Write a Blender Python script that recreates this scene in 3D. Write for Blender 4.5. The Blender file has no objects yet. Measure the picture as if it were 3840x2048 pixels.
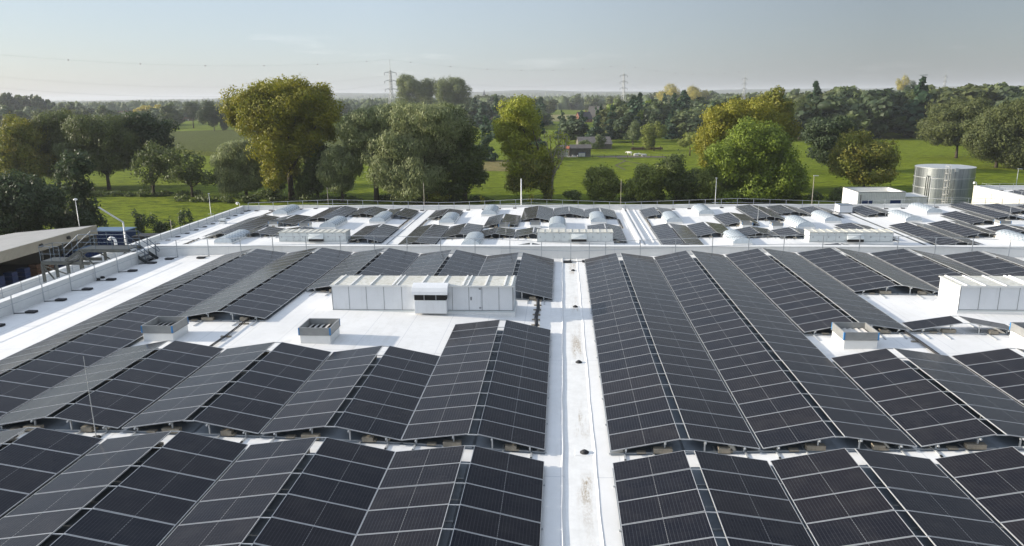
import bpy, bmesh, math, random
import numpy as np
from mathutils import Vector, Matrix
sc = bpy.context.scene
C = sc.collection
rnd = random.Random(7)
Z0 = 24.1                       # builders work with z = 0 at the camera; everything is lifted by Z0 at the end (ground = 0)
G = -24.1
# ------------------------------------------------------------------ camera
cam_d = bpy.data.cameras.new('camera'); cam = bpy.data.objects.new('camera', cam_d); C.objects.link(cam)
cam_d.sensor_width = 36.0; cam_d.lens = 25.666; cam_d.clip_start = 0.1; cam_d.clip_end = 30000
_p, _y, _r = 0.23692185, -0.06967818, -0.01256637
fw = Vector((math.sin(_y)*math.cos(_p), math.cos(_y)*math.cos(_p), -math.sin(_p)))
r0 = Vector((math.cos(_y), -math.sin(_y), 0)); u0 = r0.cross(fw)
cr = r0*math.cos(_r)+u0*math.sin(_r); cu = -r0*math.sin(_r)+u0*math.cos(_r)
m = Matrix((cr, cu, -fw)).transposed().to_4x4(); cam.matrix_world = m
sc.camera = cam
# ------------------------------------------------------------------ sun and sky
SUN_EL = math.radians(16.7); SUN_DIR = Vector((-1.0, 0.0, 0)).normalized()     # horizontal direction towards the sun
w = bpy.data.worlds.new("World"); sc.world = w; w.use_nodes = True
nt = w.node_tree; bg = nt.nodes['Background']
sky = nt.nodes.new('ShaderNodeTexSky'); sky.sky_type = 'NISHITA'; sky.sun_disc = False
sky.sun_elevation = SUN_EL; sky.sun_rotation = math.atan2(SUN_DIR.x, SUN_DIR.y)
sky.altitude = 50; sky.air_density = 1.0; sky.dust_density = 1.2; sky.ozone_density = 2.5
bg.inputs['Strength'].default_value = 0.15
tc = nt.nodes.new('ShaderNodeTexCoord'); mp = nt.nodes.new('ShaderNodeMapping'); mp.inputs['Scale'].default_value = (1.2, 1.2, 9)
ns = nt.nodes.new('ShaderNodeTexNoise'); ns.inputs['Scale'].default_value = 3.2; ns.inputs['Detail'].default_value = 7; ns.inputs['Roughness'].default_value = .6
rp = nt.nodes.new('ShaderNodeValToRGB'); rp.color_ramp.elements[0].position = .60; rp.color_ramp.elements[1].position = .76
rp.color_ramp.elements[0].color = (0, 0, 0, 1); rp.color_ramp.elements[1].color = (.22, .22, .22, 1)
mx = nt.nodes.new('ShaderNodeMix'); mx.data_type = 'RGBA'; mx.inputs[7].default_value = (6.0, 6.0, 6.1, 1)
veil = nt.nodes.new('ShaderNodeMix'); veil.data_type = 'RGBA'; veil.inputs[0].default_value = .68; veil.inputs[7].default_value = (2.4, 2.62, 2.95, 1)   # thin high haze evens the sky out
nt.links.new(tc.outputs['Generated'], mp.inputs[0]); nt.links.new(mp.outputs[0], ns.inputs[0]); nt.links.new(ns.outputs[0], rp.inputs[0])
nt.links.new(rp.outputs[0], mx.inputs[0]); nt.links.new(sky.outputs[0], veil.inputs[6]); nt.links.new(veil.outputs[2], mx.inputs[6]); 
# the haze glows towards the sun and is duller on the far side
dt = nt.nodes.new('ShaderNodeVectorMath'); dt.operation = 'DOT_PRODUCT'; dt.inputs[1].default_value = tuple(SUN_DIR); nt.links.new(tc.outputs['Generated'], dt.inputs[0])
mr = nt.nodes.new('ShaderNodeMapRange'); mr.inputs[1].default_value = -1; mr.inputs[2].default_value = 1; nt.links.new(dt.outputs['Value'], mr.inputs[0])
gr = nt.nodes.new('ShaderNodeValToRGB'); e_ = gr.color_ramp.elements
for _ in range(4): e_.new(.5)
for el, (p_, v_) in zip(e_, ((0, .34), (.31, .35), (.50, .54), (.62, .61), (.87, .56), (1, 1.5))): el.position = p_; el.color = (v_, v_, v_, 1)
gm = nt.nodes.new('ShaderNodeMix'); gm.data_type = 'RGBA'; gm.blend_type = 'MULTIPLY'; gm.inputs[0].default_value = 1
nt.links.new(mr.outputs[0], gr.inputs[0]); nt.links.new(mx.outputs[2], gm.inputs[6]); nt.links.new(gr.outputs[0], gm.inputs[7]); 
# sky brightened overhead, out of view, added as fill for shaded surfaces
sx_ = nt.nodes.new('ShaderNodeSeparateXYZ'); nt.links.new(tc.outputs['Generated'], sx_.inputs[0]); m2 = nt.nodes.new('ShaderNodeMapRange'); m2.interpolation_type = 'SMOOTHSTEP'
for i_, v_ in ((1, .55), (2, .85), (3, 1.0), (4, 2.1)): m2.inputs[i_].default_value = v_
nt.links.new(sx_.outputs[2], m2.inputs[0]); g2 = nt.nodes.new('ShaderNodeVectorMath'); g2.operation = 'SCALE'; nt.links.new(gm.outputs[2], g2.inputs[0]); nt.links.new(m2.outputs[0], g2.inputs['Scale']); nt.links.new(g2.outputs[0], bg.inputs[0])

sd = bpy.data.lights.new('sun', 'SUN'); sun = bpy.data.objects.new('sun', sd); C.objects.link(sun)
sd.energy = 2.7; sd.angle = math.radians(.55); sd.color = (1.0, .90, .76)
tosun = Vector((SUN_DIR.x*math.cos(SUN_EL), SUN_DIR.y*math.cos(SUN_EL), math.sin(SUN_EL)))
sun.rotation_euler = tosun.to_track_quat('Z', 'Y').to_euler(); sun.location = (0, 0, 60)
sc.view_settings.view_transform = 'Standard'; sc.view_settings.look = 'None'; sc.view_settings.exposure = 1.35; sc.view_settings.gamma = 1.0
sc.view_settings.use_curve_mapping = False
sc.render.engine = 'CYCLES'
sc.cycles.max_bounces = 6; sc.cycles.transparent_max_bounces = 12; sc.cycles.volume_bounces = 0
sc.cycles.use_denoising = True

# ------------------------------------------------------------------ materials
class N:
    def __init__(s, name):
        s.m = bpy.data.materials.new(name); s.m.use_nodes = True; s.t = s.m.node_tree; s.b = s.t.nodes['Principled BSDF']
    def n(s, typ, **kw):
        q = s.t.nodes.new('ShaderNode'+typ)
        for k, v in kw.items(): setattr(q, k, v)
        return q
    def l(s, a, b): s.t.links.new(a, b)
    def coord(s, kind='Object', scale=(1, 1, 1)):
        c = s.n('TexCoord'); mpp = s.n('Mapping'); mpp.inputs['Scale'].default_value = scale; s.l(c.outputs[kind], mpp.inputs[0]); return mpp.outputs[0]
    def noise(s, v, scale, detail=4, rough=.5):
        q = s.n('TexNoise'); q.inputs['Scale'].default_value = scale; q.inputs['Detail'].default_value = detail; q.inputs['Roughness'].default_value = rough
        s.l(v, q.inputs[0]); return q.outputs[0]
    def ramp(s, v, *stops):
        q = s.n('ValToRGB'); e = q.color_ramp.elements
        while len(e) < len(stops): e.new(.5)
        for el, (p, c) in zip(e, stops): el.position = p; el.color = (*c, 1) if len(c) == 3 else c
        s.l(v, q.inputs[0]); return q.outputs[0]
    def mix(s, f, a, b, mode='MIX'):
        q = s.n('Mix', data_type='RGBA', blend_type=mode)
        for i, x in ((0, f), (6, a), (7, b)):
            if hasattr(x, 'links'): s.l(x, q.inputs[i])
            else: q.inputs[i].default_value = x if i == 0 else (*x, 1)
        return q.outputs[2]
    def math(s, op, a, b=None, c=None):
        q = s.n('Math', operation=op)
        for i, x in enumerate((a, b, c)):
            if x is None: continue
            if hasattr(x, 'links'): s.l(x, q.inputs[i])
            else: q.inputs[i].default_value = x
        return q.outputs[0]
    def sep(s, v):
        q = s.n('SeparateXYZ'); s.l(v, q.inputs[0]); return q.outputs
    def bump(s, h, strength, dist=.02):
        q = s.n('Bump'); q.inputs['Strength'].default_value = strength; q.inputs['Distance'].default_value = dist
        s.l(h, q.inputs['Height']); s.l(q.outputs[0], s.b.inputs['Normal'])
    def base(s, c):
        if hasattr(c, 'links'): s.l(c, s.b.inputs['Base Color'])
        else: s.b.inputs['Base Color'].default_value = (*c, 1)
    def set(s, **kw):
        for k, v in kw.items():
            i = s.b.inputs[k.replace('_', ' ')]
            if hasattr(v, 'links'): s.l(v, i)
            else: i.default_value = v
        return s.m
    def per(s, v, period, width):                      # 1 inside lines of a given width every period
        f = s.math('FRACT', s.math('DIVIDE', v, period))
        d = s.math('ABSOLUTE', s.math('SUBTRACT', f, .5))
        return s.math('GREATER_THAN', d, .5-width/period/2)

def plain(name, col, rough=.6, metal=0, var=.12, scale=3.0, spec=.5, bump=0):
    a = N(name); v = a.coord('Object'); n = a.noise(v, scale, 5, .6)
    lo = tuple(c*(1-var) for c in col); hi = tuple(min(1, c*(1+var)) for c in col)
    a.base(a.ramp(n, (.3, lo), (.7, hi)))
    if bump: a.bump(a.noise(v, scale*6, 3), bump)
    return a.set(Roughness=rough, Metallic=metal, Specular_IOR_Level=spec)

def mat_membrane(name, stain=(0, 0)):
    a = N(name); v = a.coord('Object'); x, y, z = a.sep(v)
    n1 = a.noise(v, .22, 6, .6); n2 = a.noise(v, 2.5, 5, .6); n3 = a.noise(a.coord('Object', (1, .12, 1)), 1.4, 6, .65)
    c = a.ramp(n1, (.3, (.70, .70, .69)), (.7, (.80, .80, .79)))
    c = a.mix(a.ramp(n2, (.45, (0, 0, 0)), (.75, (.30, .30, .30))), c, (.60, .60, .57))
    seam = a.math('ADD', a.per(x, 1.9, .035), a.math('MULTIPLY', a.per(y, 10.3, .05), 1))
    c = a.mix(a.math('MULTIPLY', a.math('MINIMUM', seam, 1), .42), c, (.42, .44, .47))
    c = a.mix(a.ramp(n3, (.56, (0, 0, 0)), (.76, (.42, .42, .42))), c, (.50, .49, .45))
    a.base(c); a.bump(a.math('ADD', a.math('MULTIPLY', seam, .3), a.noise(v, 1.6, 4)), .25, .03)
    return a.set(Roughness=.65, Specular_IOR_Level=.15)

def mat_gutter(name):
    a = N(name); v = a.coord('Object'); x, y, z = a.sep(v)
    c = a.ramp(a.noise(v, 3, 5, .6), (.3, (.70, .70, .68)), (.7, (.80, .80, .78)))
    st = a.noise(a.coord('Object', (2.2, .22, 1)), 1.3, 8, .7); fine = a.noise(a.coord('Object', (9, 3.5, 1)), 2.2, 8, .75)
    mid = a.ramp(a.noise(a.coord('Object', (0, .16, 0)), 1.2, 3), (.47, (0, 0, 0)), (.58, (1, 1, 1)))
    k = a.math('MULTIPLY', a.ramp(st, (.44, (0, 0, 0)), (.58, (1, 1, 1))), a.ramp(fine, (.40, (.05, .05, .05)), (.58, (1, 1, 1))))
    xm = a.ramp(x, (.42, (0, 0, 0)), (.62, (1, 1, 1)), (.88, (1, 1, 1)), (1.0, (.3, .3, .3))); k = a.math('MULTIPLY', k, xm)
    k = a.math('MULTIPLY', k, a.math('ADD', .08, a.math('MULTIPLY', mid, .8)))
    c = a.mix(a.math('MULTIPLY', k, .95), c, (.27, .19, .09))
    a.base(c); a.bump(a.noise(v, 4, 4), .3, .02)
    return a.set(Roughness=.6, Specular_IOR_Level=.3)

def mat_cells():
    a = N('solar_cells'); v = a.coord('Object'); x, y, z = a.sep(v)
    oi = a.n('ObjectInfo'); r = oi.outputs['Random']
    lx = a.per(x, .0942, .008); ly = a.per(y, .1855, .004)
    mid = a.math('LESS_THAN', a.math('ABSOLUTE', a.math('SUBTRACT', x, 1.139)), .006)
    dash = a.math('GREATER_THAN', a.math('FRACT', a.math('DIVIDE', y, .0928)), .38)
    mid = a.math('MULTIPLY', mid, a.math('ADD', .2, a.math('MULTIPLY', dash, .8)))
    line = a.math('MAXIMUM', a.math('MULTIPLY', lx, .5), a.math('MULTIPLY', ly, .25))
    vo = a.n('VectorMath', operation='ADD'); cv = a.n('CombineXYZ'); a.l(a.math('MULTIPLY', r, 37.0), cv.inputs[0]); a.l(a.math('MULTIPLY', r, 91.0), cv.inputs[1]); a.l(v, vo.inputs[0]); a.l(cv.outputs[0], vo.inputs[1]); vr = vo.outputs[0]
    c = a.mix(r, (.0075, .0085, .014), (.0135, .0125, .016))
    c = a.mix(line, c, (.085, .09, .10)); c = a.mix(mid, c, (.24, .245, .25))
    dust = a.noise(vr, 1.3, 5, .65); c = a.mix(a.ramp(dust, (.45, (0, 0, 0)), (.75, (.03, .03, .03))), c, (.35, .33, .30))
    drop = a.math('GREATER_THAN', a.noise(vr, 9.0, 2), .83); c = a.mix(a.math('MULTIPLY', drop, .8), c, (.6, .6, .55))
    a.base(c)
    dirt = a.noise(vr, .9, 4, .6)
    ro = a.math('ADD', .10, a.math('MULTIPLY', dirt, .14))
    a.bump(a.noise(v, 60, 2), .03, .002)
    return a.set(Roughness=ro, IOR=1.22, Specular_IOR_Level=.5, Specular_Tint=(.70, .86, 1.0, 1), Sheen_Weight=.03, Sheen_Roughness=.4, Sheen_Tint=(.9, .88, .84, 1))

def mat_poly():
    a = N('polycarbonate'); v = a.coord('Object'); x, y, z = a.sep(v)
    row = a.math('FLOOR', a.math('DIVIDE', y, .42))
    off = a.math('MULTIPLY', a.math('FRACT', a.math('MULTIPLY', row, .5)), .44)
    ang = a.math('MULTIPLY', a.math('ARCTAN2', z, x), 1.15)
    ln = a.math('MAXIMUM', a.per(y, .42, .09), a.per(a.math('ADD', ang, off), .44, .10))
    c = a.mix(a.math('MULTIPLY', ln, .85), (.50, .54, .56), (.20, .24, .27))
    a.base(c); a.bump(a.math('SUBTRACT', 1, ln), .5, .05)
    return a.set(Roughness=.22, Specular_IOR_Level=.6, Subsurface_Weight=.0)

def mat_corrugated(name, col, axis=0, period=.25, rough=.5, metal=0.0):
    a = N(name); v = a.coord('Object'); q = a.sep(v)
    w_ = a.math('SINE', a.math('MULTIPLY', q[axis], 2*math.pi/period))
    n = a.noise(v, .5, 6, .65)
    c = a.ramp(n, (.3, tuple(k*.82 for k in col)), (.7, col))
    c = a.mix(a.math('MULTIPLY', a.math('GREATER_THAN', w_, .75), .25), c, tuple(k*.6 for k in col))
    a.base(c); a.bump(w_, .6, .03)
    return a.set(Roughness=rough, Metallic=metal)

def mat_ahu(name, col, dirt=.5):
    a = N(name); v = a.coord('Object'); n = a.noise(v, 1.1, 6, .6); n2 = a.noise(a.coord('Object', (4, 4, .5)), 1.4, 7, .7)
    c = a.ramp(n, (.3, tuple(k*.93 for k in col)), (.7, col))
    c = a.mix(a.math('MULTIPLY', a.ramp(n2, (.55, (0, 0, 0)), (.8, (1, 1, 1))), dirt), c, (.42, .41, .36))
    a.base(c); return a.set(Roughness=.45, Specular_IOR_Level=.4)

def mat_mosstop(name):
    a = N(name); v = a.coord('Object'); n = a.noise(v, 5, 8, .75); n2 = a.noise(v, .8, 4)
    c = a.mix(a.ramp(n, (.45, (0, 0, 0)), (.65, (1, 1, 1))), (.62, .62, .58), (.40, .40, .33))
    c = a.mix(a.ramp(n2, (.4, (0, 0, 0)), (.7, (.4, .4, .4))), c, (.5, .47, .38))
    a.base(c); return a.set(Roughness=.8)

def mat_leaf(name, c1, c2, c3=None, nscale=.35):
    a = N(name); geo = a.n('NewGeometry'); v = a.coord('Object')
    n = a.noise(v, nscale, 4, .6); n2 = a.noise(v, 2.5, 3, .6); k = 1.75; c1, c2 = [tuple(q*k for q in z) for z in (c1, c2)]; c3 = tuple(q*k for q in c3) if c3 else None
    c = a.ramp(n, (.35, c1), (.65, c2))
    c = a.mix(a.ramp(n2, (.42, (0, 0, 0)), (.62, (1, 1, 1))), c, c3 or tuple(k*.65 for k in c2))
    a.base(c); a.set(Roughness=.55, Specular_IOR_Level=.25)
    tr = a.n('BsdfTranslucent'); ms = a.n('MixShader'); ms.inputs[0].default_value = .30
    hs = a.n('HueSaturation'); hs.inputs['Value'].default_value = 1.3; a.l(c, hs.inputs['Color']); a.l(hs.outputs[0], tr.inputs[0])
    out = a.t.nodes['Material Output']; a.l(a.b.outputs[0], ms.inputs[1]); a.l(tr.outputs[0], ms.inputs[2]); a.l(ms.outputs[0], out.inputs[0])
    return a.m

def mat_grass(name, c1, c2, c3, sc1=.03, tuft=.8):
    a = N(name); v = a.coord('Object')
    n1 = a.noise(v, sc1, 6, .6); n2 = a.noise(a.coord('Object', (.6, 1.6, 1)), tuft*.5, 6, .7); n3 = a.noise(v, .008, 4)
    c = a.ramp(n1, (.3, c1), (.7, c2))
    c = a.mix(a.ramp(n2, (.46, (0, 0, 0)), (.62, (1, 1, 1))), c, c3)
    c = a.mix(a.ramp(n3, (.45, (0, 0, 0)), (.7, (.5, .5, .5))), c, tuple(k*.8 for k in c2))
    n4 = a.noise(a.coord('Object', (.45, 1.3, 1)), tuft*1.1, 5, .75); c = a.mix(a.ramp(n4, (.50, (0, 0, 0)), (.62, (.85, .85, .85))), c, tuple(k*.55 for k in c3))
    a.base(c); a.bump(a.math('ADD', n2, n4), 1.0, .9)
    return a.set(Roughness=.9, Specular_IOR_Level=.1)

def mat_tank():
    a = N('tank_sheet'); n = a.noise(a.coord('Object', (2.5, 2.5, .12)), 1.1, 7, .65); v = a.coord('Object'); x, y, z = a.sep(v)
    c = a.ramp(n, (.35, (.20, .22, .24)), (.65, (.38, .41, .43))); ln = a.per(z, 1.22, .03)  # vertical streaks in the colour stand in for reflections on the shell
    a.base(a.mix(a.math('MULTIPLY', ln, .4), c, (.2, .21, .22))); a.bump(a.noise(a.coord('Object', (.8, .8, 3)), 1.3, 3), .12, .05)
    return a.set(Roughness=.34, Metallic=.8)
M = {}
M['roof'] = mat_membrane('white_membrane'); M['gutter'] = mat_gutter('stained_membrane')
M['cells'] = mat_cells(); M['frame'] = plain('anodised_frame', (.46, .47, .48), .4, .3, .04)
M['galv'] = plain('galvanised_steel', (.50, .52, .53), .45, .35, .12)
M['galv_dark'] = plain('weathered_steel', (.048, .056, .058), .6, .1, .2)
M['rail_blue'] = plain('steel_rail', (.10, .13, .17), .45, .4, .15)
M['conc'] = plain('concrete_paver', (.30, .265, .21), .9, 0, .2, 9)
M['rubber'] = plain('black_rubber', (.018, .019, .022), .7, 0, .3, 6)
M['dark'] = plain('dark_opening', (.012, .012, .012), .8)
M['white'] = plain('white_paint', (.78, .78, .76), .45, 0, .04)
M['ahu'] = mat_ahu('white_cladding', (.74, .76, .78), .3); M['ahu_old'] = mat_ahu('weathered_cladding', (.60, .64, .64), .35)
M['moss'] = mat_mosstop('lichened_cover')
M['seam'] = plain('seam_metal', (.25, .26, .27), .5, .3)
M['alu'] = plain('louvre_aluminium', (.33, .335, .33), .45, .35, .1); M['bluecap'] = plain('blue_corner', (.05, .22, .48), .5)
M['slat'] = plain('pale_slat', (.66, .64, .60), .4, .2)
M['poly'] = mat_poly(); M['polyend'] = plain('end_sheet', (.56, .62, .66), .3)
M['bark'] = plain('bark', (.075, .06, .045), .9, 0, .3, 2, .2, .4); M['bark_pale'] = plain('pale_bark', (.30, .27, .22), .9, 0, .2)
M['mat'] = plain('row_shade_sheet', (.22, .25, .28), .8, 0, .12, 2)  # dark sheet added below the solar rows, deep shade painted as its colour
M['cream'] = mat_corrugated('cream_cladding', (.33, .32, .275), 1, .22); M['creamroof'] = mat_corrugated('dull_sheet_roof', (.36, .36, .35), 0, .9, .7)
M['whitecorr'] = mat_corrugated('white_profiled_wall', (.70, .70, .66), 0, .28); M['greycorr'] = mat_corrugated('grey_profiled_wall', (.40, .42, .44), 0, .28)
M['tank'] = mat_tank()
M['tanktop'] = plain('tank_lid', (.20, .24, .28), .5, .3)
M['blue'] = plain('blue_plastic', (.004, .024, .10), .5, 0, .15); M['brownbox'] = plain('crate_wood', (.12, .07, .045), .8)
M['brick'] = plain('brick', (.20, .09, .06), .9, 0, .25, 4); M['tile'] = plain('roof_tiles', (.055, .05, .055), .8, 0, .25, 3); M['tile_red'] = plain('red_tiles', (.10, .055, .045), .85, 0, .25, 3)
M['oldwall'] = plain('old_render', (.13, .12, .10), .9, 0, .3, 1); M['oldroof'] = plain('fibre_cement', (.085, .08, .075), .9, 0, .3, .8); M['rust'] = plain('rusty_sheet', (.40, .13, .06), .8)
M['glass'] = plain('window_pane', (.03, .035, .045), .1); M['asphalt'] = plain('asphalt', (.06, .06, .06), .9)
M['cow'] = plain('cow_hide', (.72, .70, .64), .8, 0, .1); M['purple'] = plain('primer_strip', (.09, .055, .07), .8)
M['orange'] = plain('marker_orange', (.12, .05, .04), .6)

# ------------------------------------------------------------------ mesh helpers
class MB:
    def __init__(s): s.v = []; s.f = []; s.mi = []
    def face(s, pts, mi=0):
        k = len(s.v); s.v += [tuple(p) for p in pts]; s.f.append(tuple(range(k, k+len(pts)))); s.mi.append(mi)
    def box(s, x0, x1, y0, y1, z0, z1, mi=0, top=None):
        k = len(s.v); s.v += [(x0, y0, z0), (x1, y0, z0), (x1, y1, z0), (x0, y1, z0), (x0, y0, z1), (x1, y0, z1), (x1, y1, z1), (x0, y1, z1)]
        for n, q in enumerate(((0, 3, 2, 1), (4, 5, 6, 7), (0, 1, 5, 4), (1, 2, 6, 5), (2, 3, 7, 6), (3, 0, 4, 7))):
            s.f.append(tuple(k+i for i in q)); s.mi.append(top if (top is not None and n == 1) else mi)
        return s
    def bar(s, a, b, w, h=None, mi=0):
        a = Vector(a); b = Vector(b); h = h or w; d = (b-a)
        if d.length < 1e-6: return s
        d.normalize(); up = Vector((0, 0, 1)) if abs(d.z) < .95 else Vector((1, 0, 0))
        x = d.cross(up).normalized(); y = x.cross(d).normalized(); k = len(s.v)
        for p in (a, b):
            for i, j in ((-1, -1), (1, -1), (1, 1), (-1, 1)): s.v.append(tuple(p+x*(i*w/2)+y*(j*h/2)))
        for q in ((3, 2, 1, 0), (4, 5, 6, 7), (0, 1, 5, 4), (1, 2, 6, 5), (2, 3, 7, 6), (3, 0, 4, 7)): s.f.append(tuple(k+i for i in q)); s.mi.append(mi)
        return s
    def tube(s, pts, radii, n=8, mi=0, cap=True):
        pts = [Vector(p) for p in pts]; rings = []
        if not isinstance(radii, (list, tuple)): radii = [radii]*len(pts)
        for i, p in enumerate(pts):
            d = (pts[min(i+1, len(pts)-1)]-pts[max(i-1, 0)]).normalized(); up = Vector((0, 0, 1)) if abs(d.z) < .9 else Vector((1, 0, 0))
            x = d.cross(up).normalized(); y = x.cross(d).normalized(); k = len(s.v); rings.append(k)
            for j in range(n):
                t = 2*math.pi*j/n; s.v.append(tuple(p+x*(math.cos(t)*radii[i])+y*(math.sin(t)*radii[i])))
        for a, b in zip(rings, rings[1:]):
            for j in range(n): s.f.append((a+j, b+j, b+(j+1) % n, a+(j+1) % n)); s.mi.append(mi)
        if cap:
            s.f.append(tuple(rings[0]+j for j in range(n))); s.f.append(tuple(rings[-1]+n-1-j for j in range(n))); s.mi += [mi, mi]
        return s
    def ball(s, c, r, mi=0, nu=10, nv=7, sz=1.0):
        k = len(s.v)
        for i in range(nv+1):
            t = math.pi*i/nv
            for j in range(nu):
                u = 2*math.pi*j/nu; s.v.append((c[0]+r*math.sin(t)*math.cos(u), c[1]+r*math.sin(t)*math.sin(u), c[2]+r*sz*math.cos(t)))
        for i in range(nv):
            for j in range(nu): s.f.append((k+i*nu+j, k+(i+1)*nu+j, k+(i+1)*nu+(j+1) % nu, k+i*nu+(j+1) % nu)); s.mi.append(mi)
        return s
    def build(s, name, mats, parent=None, smooth=False, bevel=0):
        me = bpy.data.meshes.new(name); me.from_pydata(s.v, [], s.f)
        if not isinstance(mats, (list, tuple)): mats = [mats]
        for q in mats: me.materials.append(q)
        me.polygons.foreach_set('material_index', s.mi); me.update()
        if smooth: me.polygons.foreach_set('use_smooth', [True]*len(me.polygons))
        o = bpy.data.objects.new(name, me); C.objects.link(o)
        if parent: o.parent = parent
        if bevel:
            b = o.modifiers.new('bevel', 'BEVEL'); b.width = bevel; b.segments = 2; b.limit_method = 'ANGLE'
        return o
def tag(o, label, cat, group=None, kind=None):
    o['label'] = label; o['category'] = cat
    if group: o['group'] = group
    if kind: o['kind'] = kind
    return o
def thing(name, label, cat, loc=(0, 0, 0), rz=0, group=None):
    o = bpy.data.objects.new(name, None); C.objects.link(o); o.location = loc; o.rotation_euler = (0, 0, rz); o.empty_display_size = .3
    return tag(o, label, cat, group)
def struct(o):
    o['kind'] = 'structure'; return o
def copy_tree(o, parent=None):
    c = o.copy(); C.objects.link(c); c.parent = parent
    for ch in o.children: copy_tree(ch, c)
    return c
ORD = ['zeroth', 'first', 'second', 'third', 'fourth', 'fifth', 'sixth', 'seventh', 'eighth', 'ninth', 'tenth', 'eleventh', 'twelfth', 'thirteenth', 'fourteenth', 'fifteenth', 'sixteenth', 'seventeenth', 'eighteenth', 'nineteenth', 'twentieth', '21st', '22nd', '23rd', '24th', '25th', '26th', '27th', '28th', '29th', '30th', '31st', '32nd', '33rd', '34th']
HAZE = True

# ------------------------------------------------------------------ the two warehouses
KX = [-34, -29.5, -24.65, -19.9, -15, -10.1, -5.3, -.56, .10, .14, 1.05, 1.09, 1.66, 6.46, 11.35, 16.3, 21.2, 26.05, 31, 36, 41, 50, 60]
KZ = [-11.56, -11.39, -11.21, -11.05, -11.0, -11.1, -11.24, -11.48, -11.49, -11.51, -11.51, -11.49, -11.48, -11.29, -11.11, -10.96, -10.99, -11.12, -11.29, -11.46, -11.51, -11.31, -11.11]
FX = [-70, -52.4, -37, -19, -4.8, 9.0, 9.04, 11.3, 11.34, 27.6, 42.9, 60, 75, 110]; FZ = [-17.75, -17.75, -17.2, -17.75, -17.2, -17.72, -17.76, -17.76, -17.72, -17.2, -17.75, -17.2, -17.6, -17.4]
def zn(x): return float(np.interp(x, KX, KZ))
def zf(x): return float(np.interp(x, FX, FZ))
def sheet(mb, xs, zs, y0, y1, mi=0, ny=1, skip=None):
    for a in range(len(xs)-1):
        if skip and skip(xs[a], xs[a+1]): continue
        for j in range(ny):
            ya = y0+(y1-y0)*j/ny; yb = y0+(y1-y0)*(j+1)/ny
            mb.face([(xs[a], ya, zs[a]), (xs[a+1], ya, zs[a+1]), (xs[a+1], yb, zs[a+1]), (xs[a], yb, zs[a])], mi)
def clipx(X, Z, a, b):
    xs = [a]+[x for x in X if a < x < b]+[b]; return xs, [float(np.interp(x, X, Z)) for x in xs]

near = thing('warehouse', 'nearer white-roofed warehouse carrying the long unbroken solar rows below the camera', 'warehouse', (0, 16, G))
def rel(o, root): o.parent = root; o.location = -root.location; return o
m_ = MB(); xs, zs = clipx(KX, KZ, -30.6, 60)
sheet(m_, xs, zs, -22, 52, 0, skip=lambda a, b: a >= .139 and b <= 1.051); rel(m_.build('roof', M['roof']), near)
m_ = MB(); m_.face([(.14, -22, -11.51), (1.05, -22, -11.51), (1.05, 52, -11.51), (.14, 52, -11.51)]); rel(m_.build('gutter', M['gutter']), near)
# soft wavy welded lips either side of the gutter
m_ = MB()
for xc, w_, sg, hh in ((.05, .07, 1, .038), (1.13, .05, -1, .018)):
    m_ = MB()
    ys = np.arange(-22, 52.01, .5)
    for a, b in zip(ys, ys[1:]):
        fa = xc+.012*math.sin(a*.9)+.008*math.sin(a*2.3); fb = xc+.012*math.sin(b*.9)+.008*math.sin(b*2.3)
        z = -11.49
        m_.face([(fa-w_, a, z-.012), (fa, a, z+hh), (fb, b, z+hh), (fb-w_, b, z-.012)])
        m_.face([(fa, a, z+hh), (fa+w_, a, z-.012), (fb+w_, b, z-.012), (fb, b, z+hh)])
    rel(m_.build('gutter_lip', M['roof'], smooth=True), near)
m_ = MB(); m_.box(-31.0, -30.6, -22, 52.4, -17.9, -10.62); rel(m_.build('parapet', M['white'], bevel=.02), near)
m_ = MB(); m_.box(-30.598, 60, 52.0, 52.45, -17.9, -10.6); rel(m_.build('parapet', M['white'], bevel=.02), near)
m_ = MB(); m_.box(-31.05, -30.55, -22, 52.5, -10.618, -10.585)
for y in range(-22, 52, 6): m_.box(-31.06, -30.54, y, y+.06, -10.62, -10.575)
rel(m_.build('coping', M['white']), near)
m_ = MB(); m_.box(-30.54, 60, 51.95, 52.5, -10.598, -10.565); rel(m_.build('coping', M['white']), near)
m_ = MB(); m_.box(-30.6, 60, -22.3, -22, G, -11.0); m_.box(59.99, 60.3, -22, 52, G, -11); m_.box(-30.95, -30.6, -22, 51.99, G, -17.9); m_.box(-30.6, 60, 52.01, 52.3, G, -17.9)
rel(m_.build('wall', M['greycorr']), near)
m_ = MB()                                                   # membrane upstand seams on the inner faces
for y in np.arange(-20, 51, 4.3): m_.box(-30.597, -30.585, y, y+.05, -11.5, -10.63)
for x in np.arange(-29, 58, 4.1): m_.box(x, x+.05, 51.985, 51.998, -11.5, -10.62)
rel(m_.build('upstand_seam', M['roof']), near)
m_ = MB(); m_.box(-30.59, -30.30, 45.2, 51.6, -11.53, -11.505); rel(m_.build('bare_strip', M['purple']), near)
o = near.copy(); C.objects.link(o); far = o
far.location = (28, 85, G); tag(far, 'farther, lower white-roofed warehouse with barrel skylights behind the middle parapet', 'warehouse')
xs, zs = clipx(FX, FZ, -52.4, 110)
m_ = MB(); sheet(m_, xs, zs, 52.46, 116.4); m_.face([(-52.4, -22, -17.75), (-31.0, -22, -17.6), (-31.0, 52.45, -17.6), (-52.4, 52.45, -17.75)])
rel(m_.build('roof', M['roof']), far)
m_ = MB(); m_.box(-52.8, -52.4, -22, 116.8, G, -17.02); rel(m_.build('parapet', M['white'], bevel=.02), far)
m_ = MB(); m_.box(-52.395, 110, 116.4, 116.8, -19, -17.0); rel(m_.build('parapet', M['white'], bevel=.02), far)
m_ = MB(); m_.box(-52.85, -52.35, -22, 116.85, -17.018, -16.985); rel(m_.build('coping', M['white']), far)
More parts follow.
